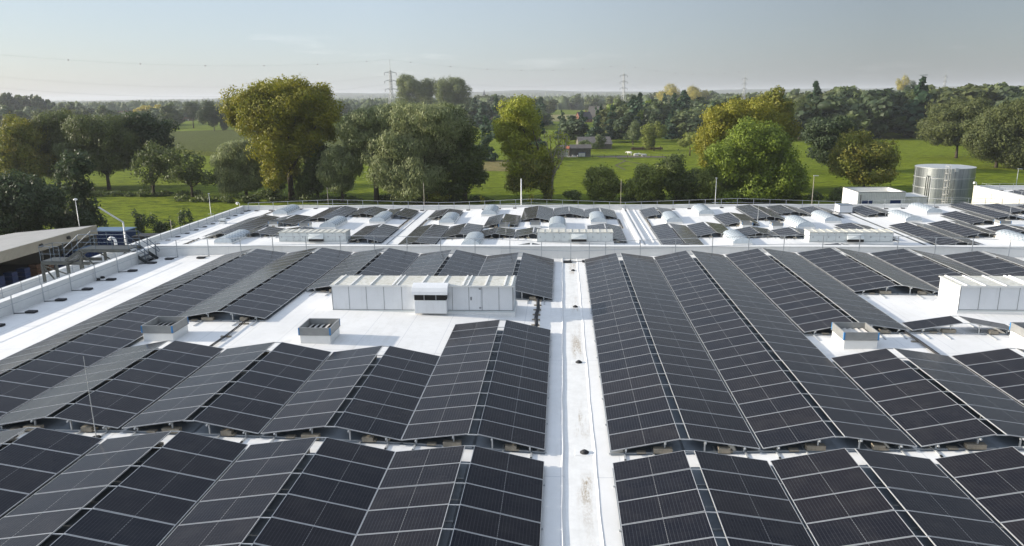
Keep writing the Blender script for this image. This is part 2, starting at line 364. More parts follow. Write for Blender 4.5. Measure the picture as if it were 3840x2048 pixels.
m_ = MB(); m_.box(-52.34, 110, 116.35, 116.85, -16.998, -16.965); rel(m_.build('coping', M['white']), far)
m_ = MB(); m_.box(-52.4, 110, 116.45, 116.75, G, -19); m_.box(109.7, 110, 52.5, 116.4, G, -17.2); rel(m_.build('wall', M['greycorr']), far)
m_ = MB(); m_.box(9.55, 9.85, 87, 116.2, -17.76, -17.42); m_.box(10.15, 10.45, 87, 116.2, -17.76, -17.50); m_.box(9.0, 9.04, 87, 116.2, -17.74, -17.69); m_.box(11.3, 11.5, 87, 116.2, -17.72, -17.64)
m_.box(9.55, 9.85, 53, 87, -17.76, -17.42); m_.box(10.15, 10.45, 53, 87, -17.76, -17.5)
rel(m_.build('expansion_joint', M['roof'], bevel=.04), far)
for q in ((9.06, 9.54, 60, 116, -17.755, -17.748), (10.46, 11.29, 60, 116, -17.755, -17.748), (-21.6, -20.3, 60, 116, -17.69, -17.66)): m_ = MB(); m_.box(*q); rel(m_.build('valley_strip', M['gutter']), far)
for q in ((-21.75, -21.68, 60, 116, -17.68, -17.63), (43.0, 43.15, 60, 116, -17.76, -17.66)): m_ = MB(); m_.box(*q); rel(m_.build('cable_duct', M['galv_dark']), far)

# drain hoods in the gutter
for i, y in enumerate((22.23, 30.68, 39.46, 48.24)):
    t = thing('roof_drain', 'black drain hood, %s from the front along the stained gutter' % ORD[i+1], 'drain', (.78, y, -11.51), 0, 'black drain hoods along the gutter')
    a = MB(); a.ball((0, 0, .03), .12, sz=.75); a.tube([(0, 0, -.02), (0, 0, .04)], .15, 14); a.build('hood', M['rubber'], t, True)
    a = MB(); a.box(-.32, .28, -.2, .2, .002, .012); a.build('flashing', M['white'], t, bevel=.004)

# ------------------------------------------------------------------ solar rows
P = 1.154; WL = 2.278; WM = 1.134
def module_mesh():
    a = MB(); t = .035; e = .016
    a.box(e, WL-e, e, WM-e, -t+.002, -.006, 0)
    for q in ((0, WL, 0, e), (0, WL, WM-e, WM), (0, e, e, WM-e), (WL-e, WL, e, WM-e)): a.box(*q, -t, 0, 1)
    return a.build('solar_panel', [M['cells'], M['frame']])
mod0 = module_mesh(); MOD = mod0.data; bpy.data.objects.remove(mod0)
pv = MB(); pv.box(-.30, .30, -.10, .10, 0, .16); pv0 = pv.build('ballast_block', M['conc'], bevel=.008); PAV = pv0.data; bpy.data.objects.remove(pv0)
ROWS = []
def solar_row(xl, side, Yn, n, zfun, label, group, detail=1, far_=False):
    s = 1 if side == 'L' else -1; lo = .28 if far_ else .19
    z0 = zfun(xl); xh = xl+s*2.24; zl = z0+lo; zh = zfun(xl+s*2.4)+lo+.39
    tilt = math.atan2(zh-zl, 2.24)
    t = thing('solar_row', label, 'solar panels', (xl, Yn, z0), 0, group)
    for i in range(n):
        o = bpy.data.objects.new('solar_panel', MOD); C.objects.link(o); o.parent = t
        jt = tilt+rnd.uniform(-.003, .003)
        y = i*P+.01 if s > 0 else i*P+.01+WM
        o.location = (0, y, lo+rnd.uniform(-.003, .003)); o.rotation_euler = (rnd.uniform(-.0015, .0015), -jt, 0 if s > 0 else math.pi)
        if s < 0: o.rotation_mode = 'XYZ'; o.rotation_euler = Matrix.Rotation(math.pi, 3, 'Z').to_4x4().to_euler(); o.rotation_euler = (Matrix.Rotation(math.pi, 4, 'Z') @ Matrix.Rotation(-jt, 4, 'Y')).to_euler()
        # purlins, rails and posts
    L = n*P; a = MB(); dz = lambda f: (zfun(xl+s*2.24*f)-z0)
    for f in (.22, .78):
        h = lo+(zh-zl)*f-.07
        a.bar((s*2.24*f, -.06, h), (s*2.24*f, L+.06, h), .05, .05)
    k = 0
    while k <= n:
        y = min(max(k*P-.01, .12), L-.12)
        a.bar((-s*.05, y, .03+dz(0)), (s*2.35, y, .03+dz(1)), .05, .045)
        for f in (.22, .78):
            h = lo+(zh-zl)*f-.08; a.bar((s*2.24*f, y, dz(f)), (s*2.24*f, y, h), .045)
        k += 2 if not far_ else 3
    if detail:
        for k in range(n+1):
            y = k*P
            if s > 0: a.bar((2.22, y, zh-z0-.03), (2.60, y, zh-z0-.03), .03, .025)
        for f in (.2, .62):
            for y0, y1 in ((-.75, .5), (L-.5, L+.5)): a.bar((s*2.24*f, y0, .03+dz(f)), (s*2.24*f, y1, .03+dz(f)), .06, .03)
    a.build('mounting_frame', M['galv'], t)
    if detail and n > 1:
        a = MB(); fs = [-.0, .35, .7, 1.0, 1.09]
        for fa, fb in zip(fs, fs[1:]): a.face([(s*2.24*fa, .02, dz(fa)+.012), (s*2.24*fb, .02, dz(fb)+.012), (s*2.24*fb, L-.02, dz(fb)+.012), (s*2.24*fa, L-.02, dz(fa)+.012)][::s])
        a.build('row_shade_sheet', M['mat'], t)  # added sheet, shade under the panels put into its colour
    if detail:
        ends = [.12] + ([L-.2] if n > 2 else [])
        for y in ends:
            for f, sc_ in (((.80, 1.0), ) if s > 0 else ((.55, .62), )):
                o = bpy.data.objects.new('ballast_block', PAV); C.objects.link(o); o.parent = t
                o.location = (s*2.24*f-s*.1, y+rnd.uniform(-.05, .05), dz(f)+.05); o.scale = (sc_*(1 if not far_ else .7), 1, 1); o.rotation_euler = (0, 0, rnd.uniform(-.03, .03))
            o = bpy.data.objects.new('ballast_block', PAV); C.objects.link(o); o.parent = t
            o.location = (s*1.0, y, dz(.45)+.045); o.scale = (.5, .9, .35)
    ROWS.append(t); return t
Y0 = 21.99; YF = 21.19
right = []; left = []
cR = [4.02, 8.88, 13.79, 18.68, 23.59, 28.5]; cL = [-2.913, -7.70, -12.55, -17.45, -22.31]
for c in cR: right += [(c-2.39, 'L'), (c+2.39, 'R')]
for c in cL: left += [(c+2.39, 'R'), (c-2.39, 'L')]
RB = {0: [(0, 25)], 1: [(0, 25)], 2: [(0, 25)], 3: [(0, 25)], 4: [(0, 7), (10, 25)], 5: [(0, 7), (10, 25)], 6: [(0, 7), (10, 11), (16, 25)], 7: [(0, 7), (10, 11), (16, 25)], 8: [(10, 11), (16, 25)], 9: [(16, 25)], 10: [(16, 25)], 11: [(16, 25)]}
LB = {0: [(0, 11), (16, 25)], 1: [(0, 11), (16, 25)], 2: [(0, 7), (16, 25)], 3: [(0, 7), (16, 25)], 4: [(0, 7), (16, 25)], 5: [(0, 7), (16, 25)], 6: [(0, 7), (11, 25)], 7: [(0, 7), (11, 25)], 8: [(-3, 25)], 9: [(-3, 25)]}
for sidename, rows, B in (('right', right, RB), ('left', left, LB)):
    for i, (xl, s) in enumerate(rows):
        face = 'left' if s == 'L' else 'right'
        for (k0, k1) in B[i]:
            n = k1-k0
            where = {0: 'middle bank', 10: 'between the banks', 11: 'back bank', 16: 'back bank', -3: 'unbroken'}[k0]
            if n == 25: where = 'unbroken'
            lab = '%s dark panel%s sloping %s, %s row %s of the gutter, %s' % ('single' if n == 1 else '%d' % n, '' if n == 1 else 's', face, ORD[i+1], sidename, where)
            solar_row(xl, s, Y0+k0*P, n, zn, lab, 'solar rows on the nearer roof')
        if i < (8 if sidename == 'right' else 8):
            lab = 'black panels sloping %s, %s row %s of the gutter, frontmost bank' % (face, ORD[i+1], sidename)
            solar_row(xl, s, YF-7*P, 7, zn, lab, 'solar rows on the nearer roof')
FAR = {'back bank': [(-37.0, 'L', 102.26, 10), (-32.35, 'R', 102.26, 10), (-32.1, 'L', 107.1, 6), (-27.6, 'R', 107.1, 6), (-27.3, 'L', 106.5, 6), (-22.5, 'R', 106.5, 6), (-20, 'L', 106.5, 6), (-15.45, 'R', 106.5, 6),
  (-5.82, 'L', 101.8, 10), (-1.32, 'R', 101.8, 10), (-1.2, 'L', 106.6, 6), (3.4, 'R', 106.6, 6), (3.5, 'L', 106.5, 6), (8.15, 'R', 106.5, 6), (12.1, 'L', 107.1, 6), (16.9, 'R', 107.1, 6), (26.7, 'L', 102.6, 10), (31.3, 'R', 102.6, 10),
  (31.6, 'L', 108, 6), (36.3, 'R', 108, 6), (36.4, 'L', 107.6, 6), (41.0, 'R', 107.6, 6), (44.0, 'L', 108.4, 6), (48.7, 'R', 108.4, 6), (59.2, 'L', 103.1, 11), (63.8, 'R', 103.1, 11), (64.0, 'L', 108.5, 6), (68.7, 'R', 108.5, 6), (68.9, 'L', 108.5, 6), (73.6, 'R', 108.5, 6)],
 'second bank from back': [(-46.9, 'L', 90.9, 13), (-42.1, 'R', 90.9, 13), (-41.9, 'L', 98.3, 6), (-37.1, 'R', 98.3, 6), (-10.65, 'L', 97.8, 7), (-5.95, 'R', 97.8, 7), (21.9, 'L', 98.6, 7), (26.5, 'R', 98.6, 7), (54.05, 'L', 99.6, 7), (58.8, 'R', 99.6, 7)],
 'third bank from back': [(-27.15, 'L', 88.1, 9), (-22.45, 'R', 88.1, 9), (-20.05, 'L', 86.3, 11), (-15.45, 'R', 86.3, 11), (-15.3, 'L', 90.7, 7), (-10.7, 'R', 90.7, 7), (3.45, 'L', 89.6, 8), (8.05, 'R', 88.7, 9), (12.05, 'L', 85.3, 12), (16.8, 'R', 85.3, 12),
  (16.93, 'L', 91.3, 7), (21.65, 'R', 91.3, 7), (36.4, 'L', 90.2, 8), (41.0, 'R', 90.2, 8), (43.9, 'L', 86.3, 12), (48.75, 'R', 86.3, 12), (49.0, 'L', 91.3, 8), (53.85, 'R', 91.3, 8)],
 'short fourth bank from back': [(-41.95, 'L', 90.3, 4), (-37.1, 'R', 90.3, 4), (-36.95, 'L', 90.3, 4), (-32.3, 'R', 90.3, 4), (-10.52, 'L', 89.9, 4), (-6.05, 'R', 89.9, 4), (-5.9, 'L', 89.4, 4), (-1.3, 'R', 89.4, 4), (22.1, 'L', 90.3, 4), (26.5, 'R', 90.3, 4), (26.62, 'L', 89.3, 4), (31.3, 'R', 89.9, 4), (54.05, 'L', 91.6, 4), (58.8, 'R', 91.6, 4), (58.95, 'L', 91.6, 4), (63.8, 'R', 91.6, 4)],
 'half-hidden front bank': [(-5.9, 'L', 76.7, 6), (-1.2, 'R', 76.7, 6), (29.2, 'L', 77.2, 6), (33.9, 'R', 77.2, 6)]}
for where, L_ in FAR.items():
    for i, (xl, s, yn, n) in enumerate(L_):
        solar_row(xl, s, yn, n, zf, '%d panels sloping %s, farther roof, %s row from left, %s' % (n, 'left' if s == 'L' else 'right', ORD[i+1], where), 'solar rows on the farther roof', 1, True)

# ------------------------------------------------------------------ long air handling units
def air_unit(name, label, x0, x1, y0, y1, zb, zt, zfun, style, hood, seams, doors, group=None):
    t = thing(name, label, 'air unit', ((x0+x1)/2, (y0+y1)/2, zfun((x0+x1)/2)), 0, group); o = t.location; q = lambda b: rel(b, t)
    mat = M['ahu'] if style == 'near' else M['ahu_old']
    a = MB(); a.box(x0, x1, y0, y1, zb, zt); q(a.build('casing', mat, bevel=.012))
    a = MB()
    zl, zr = zfun(x0)-.02, zfun(x1)-.02
    pts = [(x0-.10, y0-.10), (x1+.10, y0-.10), (x1+.10, y1+.10), (x0-.10, y1+.10)]
    for (xa, ya), (xb, yb) in zip(pts, pts[1:]+pts[:1]):
        a.face([(xa, ya, zfun(xa)-.02), (xb, yb, zfun(xb)-.02), (xb, yb, zb-.02), (xa, ya, zb-.02)])
    a.face([(x, y, zb-.02) for x, y in pts]); q(a.build('curb', M['white']))
    a = MB(); a.box(x0-.05, x1+.05, y0-.05, y1+.05, zb-.018, zb+.05); q(a.build('base_rail', M['ahu_old']))
    a = MB(); zt2 = zt+.05
    a.box(x0-.06, x1+.06, y0-.06, y1+.06, zt+.002, zt2); q(a.build('cover', M['moss']))
    a = MB()
    for x in seams[1]: a.box(x-.035, x+.035, y0-.09, y1+.08, zt2+.001, zt2+.05)
    a.box(x0-.07, x1+.07, y0-.08, y0-.061, zt-.02, zt2+.012)
    q(a.build('cover_rib', M['white'] if style == 'near' else M['moss']))
    a = MB()
    for x in seams[0]: a.box(x-.012, x+.012, y0-.012, y0-.001, zb+.05, zt-.01)
    for x in (x0+.01, x1-.01): a.box(x-.02, x+.02, y0-.014, y0-.001, zb+.05, zt-.01)
    a.box(x0, x1, y0-.013, y0-.001, zb+.05, zb+.08)
    q(a.build('panel_joint', M['seam']))
    for (xd, xe) in doors:
        a = MB(); a.box(xd, xe, y0-.02, y0-.002, zb+.1, zt-.06); d = q(a.build('door', mat, bevel=.004))
        b = MB(); b.box(xd+.06, xd+.10, y0-.06, y0-.021, (zb+zt)/2-.05, (zb+zt)/2+.12); h = b.build('handle', M['rubber']); h.parent = d
        for zz in (zb+.18, zt-.16):
            b = MB(); b.box(xe-.09, xe+.02, y0-.035, y0-.021, zz, zz+.07); h = b.build('hinge', M['seam']); h.parent = d
    hx0, hx1 = hood
    if style == 'near':
        lipz = zt-.30; a = MB(); yb = y0-.50
        a.box(hx0+.10, hx1-.08, yb, y0-.014, zb+.02, lipz-.34); q(a.build('intake_box', mat, bevel=.01))
        prof = [(y0, zt+.20), (y0-.28, zt+.17), (y0-.50, zt+.04), (y0-.62, zt-.14), (y0-.66, lipz)]
        a = MB()
        for (ya, za), (yb_, zb_) in zip(prof, prof[1:]): a.face([(hx0, ya, za), (hx1, ya, za), (hx1, yb_, zb_), (hx0, yb_, zb_)][::-1])
        for x in (hx0, hx1): a.face([(x, y, z) for y, z in prof]+[(x, y0-.02, lipz)])
        a.face([(hx0, y0, zt+.20), (hx1, y0, zt+.20), (hx1, y0+.3, zt+.06), (hx0, y0+.3, zt+.06)])
        for x in (hx0, hx1): a.face([(x, y0, zt+.2), (x, y0+.3, zt+.06), (x, y0, zt+.06)])
        q(a.build('rain_hood', mat))
        a = MB(); a.box(hx0+.1, hx1-.1, y0-.48, y0-.03, lipz-.34+.002, lipz+.02); q(a.build('intake', M['dark']))
        a = MB()
        for f in (1/3, 2/3): x = hx0+(hx1-hx0)*f; a.box(x-.025, x+.025, y0-.52, y0-.485, lipz-.338, lipz-.01)
        q(a.build('hood_brace', M['seam']))
    else:
        a = MB(); zt3 = zt-.08; zl_ = zb+.40; yo = y0-.42
        A = [(hx0, y0-.015, zt3), (hx1, y0-.015, zt3), (hx1, yo, zl_), (hx0, yo, zl_)]; mid = ((hx0+hx1)/2, y0-.34, (zt3+zl_)/2+.02)
        for p1, p2 in zip(A, A[1:]+A[:1]): a.face([p1, p2, mid])
        a.face([(hx0, y0-.015, zt3), (hx0, yo, zl_), (hx0, y0-.015, zl_-.1)]); a.face([(hx1, y0-.015, zt3), (hx1, y0-.015, zl_-.1), (hx1, yo, zl_)])
        q(a.build('rain_hood', M['ahu_old']))
        a = MB(); a.box(hx0+.03, hx1-.03, yo+.08, y0-.02, zb+.08, zl_-.012); q(a.build('intake', M['dark']))
    return t
air_unit('air_handling_unit', 'long white air handling unit left of the gutter, its curved hood facing the camera', -12.3, -2.55, 37.1, 39.15, -11.10, -9.72, zn, 'near', (-7.83, -5.95),
         ([-11.37, -10.42, -9.47, -8.5, -5.78, -4.9, -4.2, -3.3], [-12.1, -11.2, -10.15, -8.95, -8.72, -7.45, -6.3, -5.2, -4.95, -4.0, -3.0, -2.62]), [(-4.86, -4.27)])
air_unit('air_handling_unit', 'long white air handling unit on the right edge with its sunlit blank end', 20.12, 29.9, 37.1, 39.15, -10.88, -9.60, zn, 'near', (24.6, 26.5),
         ([21.1, 22.05, 23.0, 23.95, 27.5, 28.6], [20.4, 21.3, 22.3, 23.4, 23.65, 24.8, 26, 27.2, 28.2, 29.5]), [(27.7, 28.3)])
for x0, w_ in ((-35.2, 8.5), (-2.97, 9.17), (29.4, 9.6)):
    lab = {-35.2: 'weathered air unit on the farther roof, leftmost of its three', -2.97: 'weathered air unit on the farther roof, in the middle of its three', 29.4: 'weathered air unit on the farther roof, rightmost of its three, white end lit'}[x0]
    sx = [x0+w_*k/9.5 for k in range(1, 10)]; hx = x0+w_*.45
    air_unit('air_handling_unit', lab, x0, x0+w_, 87.5, 89.5, -17.25, -16.10, zf, 'far', (hx, hx+1.88), ([s for s in sx if not hx < s < hx+1.88], [x0+w_*k/11 for k in range(1, 11)]+[x0+.04, x0+w_-.04]),
             [(x0+w_*k/9.5, x0+w_*(k+.75)/9.5) for k in (0.3, 2.1, 3.3, 6.9, 8.5)], 'weathered air units on the farther roof')

# ------------------------------------------------------------------ louvred smoke vents
def vent_box(label, x0, y0, zfun, wx=1.45, wy=1.45, group=None, hc=.42, ha=.36):
    t = thing('smoke_vent', label, 'roof vent', (x0+wx/2, y0+wy/2, zfun(x0+wx/2)), 0, group); q = lambda b: rel(b, t)
    zb = min(zfun(x0), zfun(x0+wx))-.02; z1 = zfun(x0+wx/2)+hc; e = .045
    a = MB(); a.box(x0, x0+wx, y0, y0+wy, zb, z1); q(a.build('curb', M['white'], bevel=.02))
    a = MB(); x1, y1 = x0+wx, y0+wy; z2 = z1+ha; f = .03
    a.box(x0-f, x1+f, y0-f, y0-f+e, z1+.003, z2); a.box(x0-f, x1+f, y1+f-e, y1+f, z1+.003, z2); a.box(x0-f, x0-f+e, y0-f+e, y1+f-e, z1+.003, z2); a.box(x1+f-e, x1+f, y0-f+e, y1+f-e, z1+.003, z2)
    for k in (1, 2): zz = z1+ha*k/3; a.box(x0-f-.008, x1+f+.008, y0-f-.008, y0-f-.001, zz, zz+.015); a.box(x1+f+.001, x1+f+.008, y0-f-.008, y1+f, zz, zz+.015)
    a.box(x0-f-.02, x1+f+.02, y0-f-.02, y1+f+.02, z1-.01, z1+.002)
    q(a.build('wind_collar', M['alu']))
    a = MB(); a.box(x0+.02, x1-.02, y0+.02, y1-.02, z1+.003, z1+.012); q(a.build('opening', M['dark']))
    a = MB(); n = 5
    for k in range(n):
        xa = x0+.08+(wx-.16)*k/n; a.face([(xa, y0+.06, z1+.05), (xa+(wx-.16)/n*.78, y0+.06, z1+.12), (xa+(wx-.16)/n*.78, y1-.06, z1+.12), (xa, y1-.06, z1+.05)])
    q(a.build('slats', M['slat']))
    a = MB(); c = .09
    for xx, yy in ((x0-f, y0-f), (x1+f, y0-f), (x0-f, y1+f), (x1+f, y1+f)):
        sx = 1 if xx < x0+wx/2 else -1; sy = 1 if yy < y0+wy/2 else -1
        a.box(min(xx-.006*sx, xx+c*sx*.6), max(xx-.006*sx, xx+c*sx*.6), min(yy-.012*sy, yy), max(yy-.012*sy, yy), z1+.01, z2-.01)
        a.box(min(xx-.012*sx, xx), max(xx-.012*sx, xx), min(yy, yy+c*sy*.6), max(yy, yy+c*sy*.6), z1+.01, z2-.01)
    q(a.build('corner_cover', M['bluecap']))
    return t
for x, lab in ((-19.72, 'low louvred vent beside the long left solar row, cardboard-coloured inside'), (-12.15, 'louvred vent standing alone on open roof left of the big air unit'), (12.48, 'louvred vent with blue corners right of the long middle rows'), (20.35, 'louvred vent cut by the right edge, before the right air unit')):
    vent_box(lab.replace(', cardboard-coloured inside', ', behind the middle bank'), x, 31.6, zn)
for x, y, lab in ((-40.9, 98.3, 'far louvred vent beside the long far-left solar row'), (-35.95, 96.6, 'far louvred vent just behind the leftmost weathered air unit'), (-8.4, 96.1, 'far louvred vent under a lightning rod, left of centre'), (-4.25, 97.3, 'dark far louvred vent with pale dots, behind the middle air unit'),
                  (23.85, 97.3, 'far louvred vent on the open roof, third left of the rightmost air unit'), (27.5, 96.3, 'far louvred vent beside two smooth barrel skylights'), (57.0, 98.0, 'far louvred vent near the right edge of the farther roof')):
    vent_box(lab, x, y, zf, 1.35, 1.35)

# ------------------------------------------------------------------ barrel skylights
def dome_mesh(L=5.8, W=2.3, curb=.30, rise=.62, n=16):
    a = MB(); b = MB(); hw = W/2-.04
    c = MB(); c.box(-W/2, W/2, 0, L, -.35, curb); 
    P_ = [(hw*math.cos(math.pi*i/n), curb+.01+rise*math.sin(math.pi*i/n)**.9) for i in range(n+1)]
    ny = 14
    for i in range(n):
        for j in range(ny):
            y0 = .05+(L-.1)*j/ny; y1 = .05+(L-.1)*(j+1)/ny
            a.face([(P_[i][0], y0, P_[i][1]), (P_[i][0], y1, P_[i][1]), (P_[i+1][0], y1, P_[i+1][1]), (P_[i+1][0], y0, P_[i+1][1])])
    b = [MB(), MB()]
    for y, q in zip((.06, L-.06), b): q.face([(x, y, z) for x, z in P_])
    r = []
    for j in range(0, ny+1, 2):
        rb = MB(); r.append(rb)
        y = .05+(L-.1)*j/ny
        for i in range(n): rb.bar((P_[i][0], y, P_[i][1]+.01), (P_[i+1][0], y, P_[i+1][1]+.01), .05, .03)
    return c, a, b, r
c_, a_, b_, r_ = dome_mesh()
dome0 = thing('barrel_skylight', '', 'skylight', (0, 0, 0))
c_.build('curb', M['white'], dome0, bevel=.03); a_.build('vault', M['poly'], dome0, True); [q.build('end_panel', M['polyend'], dome0) for q in b_]; [q.build('rib', M['polyend'], dome0) for q in r_]
DM = [(-45.0+.35, 109.2, 'back left corner of the farther roof, before the railing'), (-42.9, 85.9, 'front left of the farther roof, cut by the middle parapet'), (-33.2, 96.8, 'behind the leftmost weathered air unit'), (-27.7, 102.3, 'left, between the second and last solar banks'),
      (-17.6, 102.2, 'just right of the left valley strip'), (-12.15, 108.3, 'alone before the back railing, left of centre'), (-12.0, 84.6, 'poking above the middle parapet left of the middle air unit'), (-1.75, 96.4, 'directly behind the middle air unit'), (4.0, 102.2, 'left of the rusty expansion joint'),
      (14.6, 102.2, 'first right of the expansion joint, beside the last bank'), (20.1, 108.2, 'against the back railing right of the expansion joint'), (20.1, 85.9, 'poking above the middle parapet right of the expansion joint'), (30.9, 96.9, 'behind the right air unit, nearest its white end'), (36.3, 102.6, 'behind the right air unit, before the white cabinet'),
      (52.9, 109.0, 'far right against the back railing near the tank'), (47.3, 103.0, 'far right behind the longest right-hand rows'), (52.8, 85.8, 'at the right edge above the middle parapet')]
for i, (x, y, lab) in enumerate(DM):
    d = dome0 if i == 0 else copy_tree(dome0)
    d.location = (x+1.15, y, zf(x+1.15)-.02); d['label'] = 'milky barrel skylight, '+lab; d['group'] = 'barrel skylights on the farther roof'
t = thing('hvac_cabinet', 'small white cabinet among the last solar bank on the farther roof', 'cabinet', (42.7, 113.2, zf(42.7)))
a = MB(); a.box(-.95, .95, -1.0, 1.0, .15, 1.25); a.build('casing', M['ahu'], t, bevel=.01); a = MB(); a.box(-1.0, 1.0, -1.05, 1.05, 1.252, 1.30); a.build('cover', M['tanktop'], t); a = MB(); a.box(-.9, .9, -.9, .9, -.05, .15); a.build('base', M['dark'], t)
t = thing('roof_fan', 'little white box vent alone on the far left roof', 'vent', (-49.8, 103.2, zf(-49.8)))
a = MB(); a.box(-.45, .45, -.45, .45, 0, .3); a.build('curb', M['white'], t, bevel=.02); a = MB(); a.box(-.4, .4, -.4, .4, .42, .72); a.build('cowl', M['ahu_old'], t, bevel=.03); a = MB(); a.box(-.25, .25, -.25, .25, .3, .42); a.build('neck', M['dark'], t)

# ------------------------------------------------------------------ guard rails with counterweights
def guard_rail(label, pts, zfun, h, inward, wdir, gates=(), group=None, weights=True, post_w=.045):
    """pts: list of (x, y) post feet; inward: vector to the counterweight"""
    x0, y0 = pts[0]; t = thing('guard_rail', label, 'railing', (x0, y0, zfun(x0)), 0, group); o = Vector(t.location)
    a = MB()
    for (xa, ya), (xb, yb) in zip(pts, pts[1:]):
        for hh in (h, h*.52): a.tube([Vector((xa, ya, zfun(xa)+hh))-o, Vector((xb, yb, zfun(xb)+hh))-o], post_w*.42, 6)
    a.build('handrail', M['galv'], t)
    pm = MB(); pm.bar((0, 0, 0), (0, 0, h), post_w); P0 = pm.build('post', M['galv'], t); wm = MB(); wm.box(-.28, .28, -.17, .17, .02, .13); wm.bar((-inward[0], -inward[1], .03), (0, 0, .05), .06, .03) if False else None
    W0 = wm.build('counterweight', M['rubber'], t, bevel=.02); am = MB(); am.bar((0, 0, .04), (inward[0], inward[1], .05), .055, .035); A0 = am.build('arm', M['galv_dark'], t)
    first = True
    for (x, y) in pts:
        p, w_, ar = (P0, W0, A0) if first else (P0.copy(), W0.copy(), A0.copy()); first_ = first
        if not first:
            for q in (p, w_, ar): C.objects.link(q); q.parent = t
        first = False
        p.location = Vector((x, y, zfun(x)))-o; ar.location = p.location; w_.location = Vector((x+inward[0], y+inward[1], zfun(x+inward[0])))-o
    return t
guard_rail('galvanised guard rail with black counterweights inside the left parapet of the nearer roof', [(-30.42, 49.4-2.47*k) for k in range(14)], zn, 1.1, (.95, .12), 0)
midx = [-30.2, -28.6, -26.18, -23.7, -21.24, -18.73, -16.17, -13.64, -11.23, -8.76, -6.25, -3.72, -1.44, .66, 1.98, 3.14, 5.6, 8.08, 10.65, 13.16, 15.59, 18.25, 20.74, 23.33, 25.87, 28.34, 30.82, 33.3, 35.8]
guard_rail('galvanised guard rail along the middle parapet between the two roofs', [(x, 51.5) for x in midx], zn, 1.30, (-.25, -.75), 0)
fx_ = [-51.4, -49.6, -47.2]+[-47.2+2.49*k for k in range(1, 56)]
guard_rail('galvanised guard rail along the back edge of the farther roof', [(x, 116.05) for x in fx_], zf, 1.28, (-.1, -.95), 0, post_w=.06)
guard_rail('guard rail with dark counterweights inside the far left parapet', [(-52.1, 115.6-2.53*k) for k in range(24)], zf, 1.0, (.9, 0), 0, post_w=.05)

# ------------------------------------------------------------------ lightning rods
def rod(label, x, y, zb, zt, r=.012):
    t = thing('lightning_rod', label, 'lightning rod', (x, y, zb)); a = MB(); h = zt-zb
    a.tube([(0, 0, .1), (0, 0, h*.45), (0, 0, h)], [r*1.4, r, r*.55], 6); a.build('rod', M['galv'], t)
    b = MB(); b.tube([(0, 0, 0), (0, 0, .10)], .16, 10); b.box(-.35, .30, -.12, .12, .0, .06); b.build('base', M['rubber'], t)
rod('thin lightning rod standing on the nearer roof between the two front left banks', -15.62, 21.62, -11.07, -8.1)
rod('slim lightning rod on the farther roof left of the middle air unit', -7.1, 91.6, zf(-7.1), -15.42, .03)
rod('tall lightning rod on the farther roof, right of the expansion joint', 26.3, 99.1, zf(26.3), -14.55, .03)
rod('lightning rod near the right edge of the farther roof', 61.25, 103.4, zf(61.2), -15.25, .03)

# ------------------------------------------------------------------ cable runs on pads
def cable_run(label, x, y0, y1, zfun, step=1.0, padw=.42, cab=.07):
    z = zfun(x); t = thing('cable_run', label, 'cable', (x, y0, z)); a = MB()
    n = max(2, int((y1-y0)/step)); pts = [(.04*math.sin(i*1.9), (y1-y0)*i/n, .12) for i in range(n+1)]
    a.tube(pts, cab, 6); a.tube([(p[0]+.07, p[1], .10) for p in pts], cab*.7, 6); a.build('cable', M['rubber'], t, True)
    b = MB()
    for i in range(n+1): b.box(-padw/2, padw/2, (y1-y0)*i/n-.06, (y1-y0)*i/n+.06, .0, .06)
    b.build('pads', M['conc'], t)
cable_run('black cables on pads leading from the front bank to the big air unit', -1.33, 34.9, 40.4, zn, .8)
cable_run('thin cable run on pads right of the left louvred vent', -16.0, 30.2, 36.3, zn, 1.6, .5, .03)
cable_run('grey cable run on pads between the right louvred vent and the right edge', 15.95, 30.2, 34.6, zn, 1.5, .4, .05)
for x, y0, y1, lab in ((-22.7, 98.6, 106.3, 'left of the valley strip'), (-20.0, 99.4, 106.2, 'right of the valley strip'), (8.25, 99.3, 106.3, 'just left of the expansion joint'), (12.3, 99.5, 106.8, 'just right of the expansion joint'), (-46.4, 106.5, 114.5, 'behind the far left solar row'), (-47.2, 84.5, 90.6, 'before the far left solar row')):
    cable_run('cable run on small pads on the farther roof, '+lab, x, y0, y1, zf, .75, .5, .05)
t = thing('cable_run', 'dark cable crossing the gutter beside the middle parapet', 'cable', (0, 51, -11.6)); a = MB(); a.tube([(-.9, 0, .12), (0, .05, .08), (.9, -.02, .1), (1.8, .03, .14)], .035, 6); a.build('cable', M['rubber'], t)
a = MB(); a.box(.45, .75, -.3, .1, .0, .12); a.build('junction_box', M['rubber'], t)
t = thing('overflow_pipe', 'pair of black pipe stubs at the foot of the left parapet', 'pipe', (-30.5, 45.0, -11.45)); a = MB(); a.tube([(-.08, -.25, .08), (.12, -.25, .08)], .09, 10); a.tube([(-.08, .25, .08), (.12, .25, .08)], .09, 10); a.build('stub', M['rubber'], t)
t = thing('vent_pipe', 'cream gooseneck vent pipe behind the steel walkway', 'pipe', (-51.7, 80, -17.72)); a = MB(); a.tube([(0, 0, 0), (0, 0, 2.0), (-.15, 0, 2.3), (-.5, 0, 2.38), (-.75, 0, 2.15)], .17, 10); a.build('pipe', M['white'], t, True)

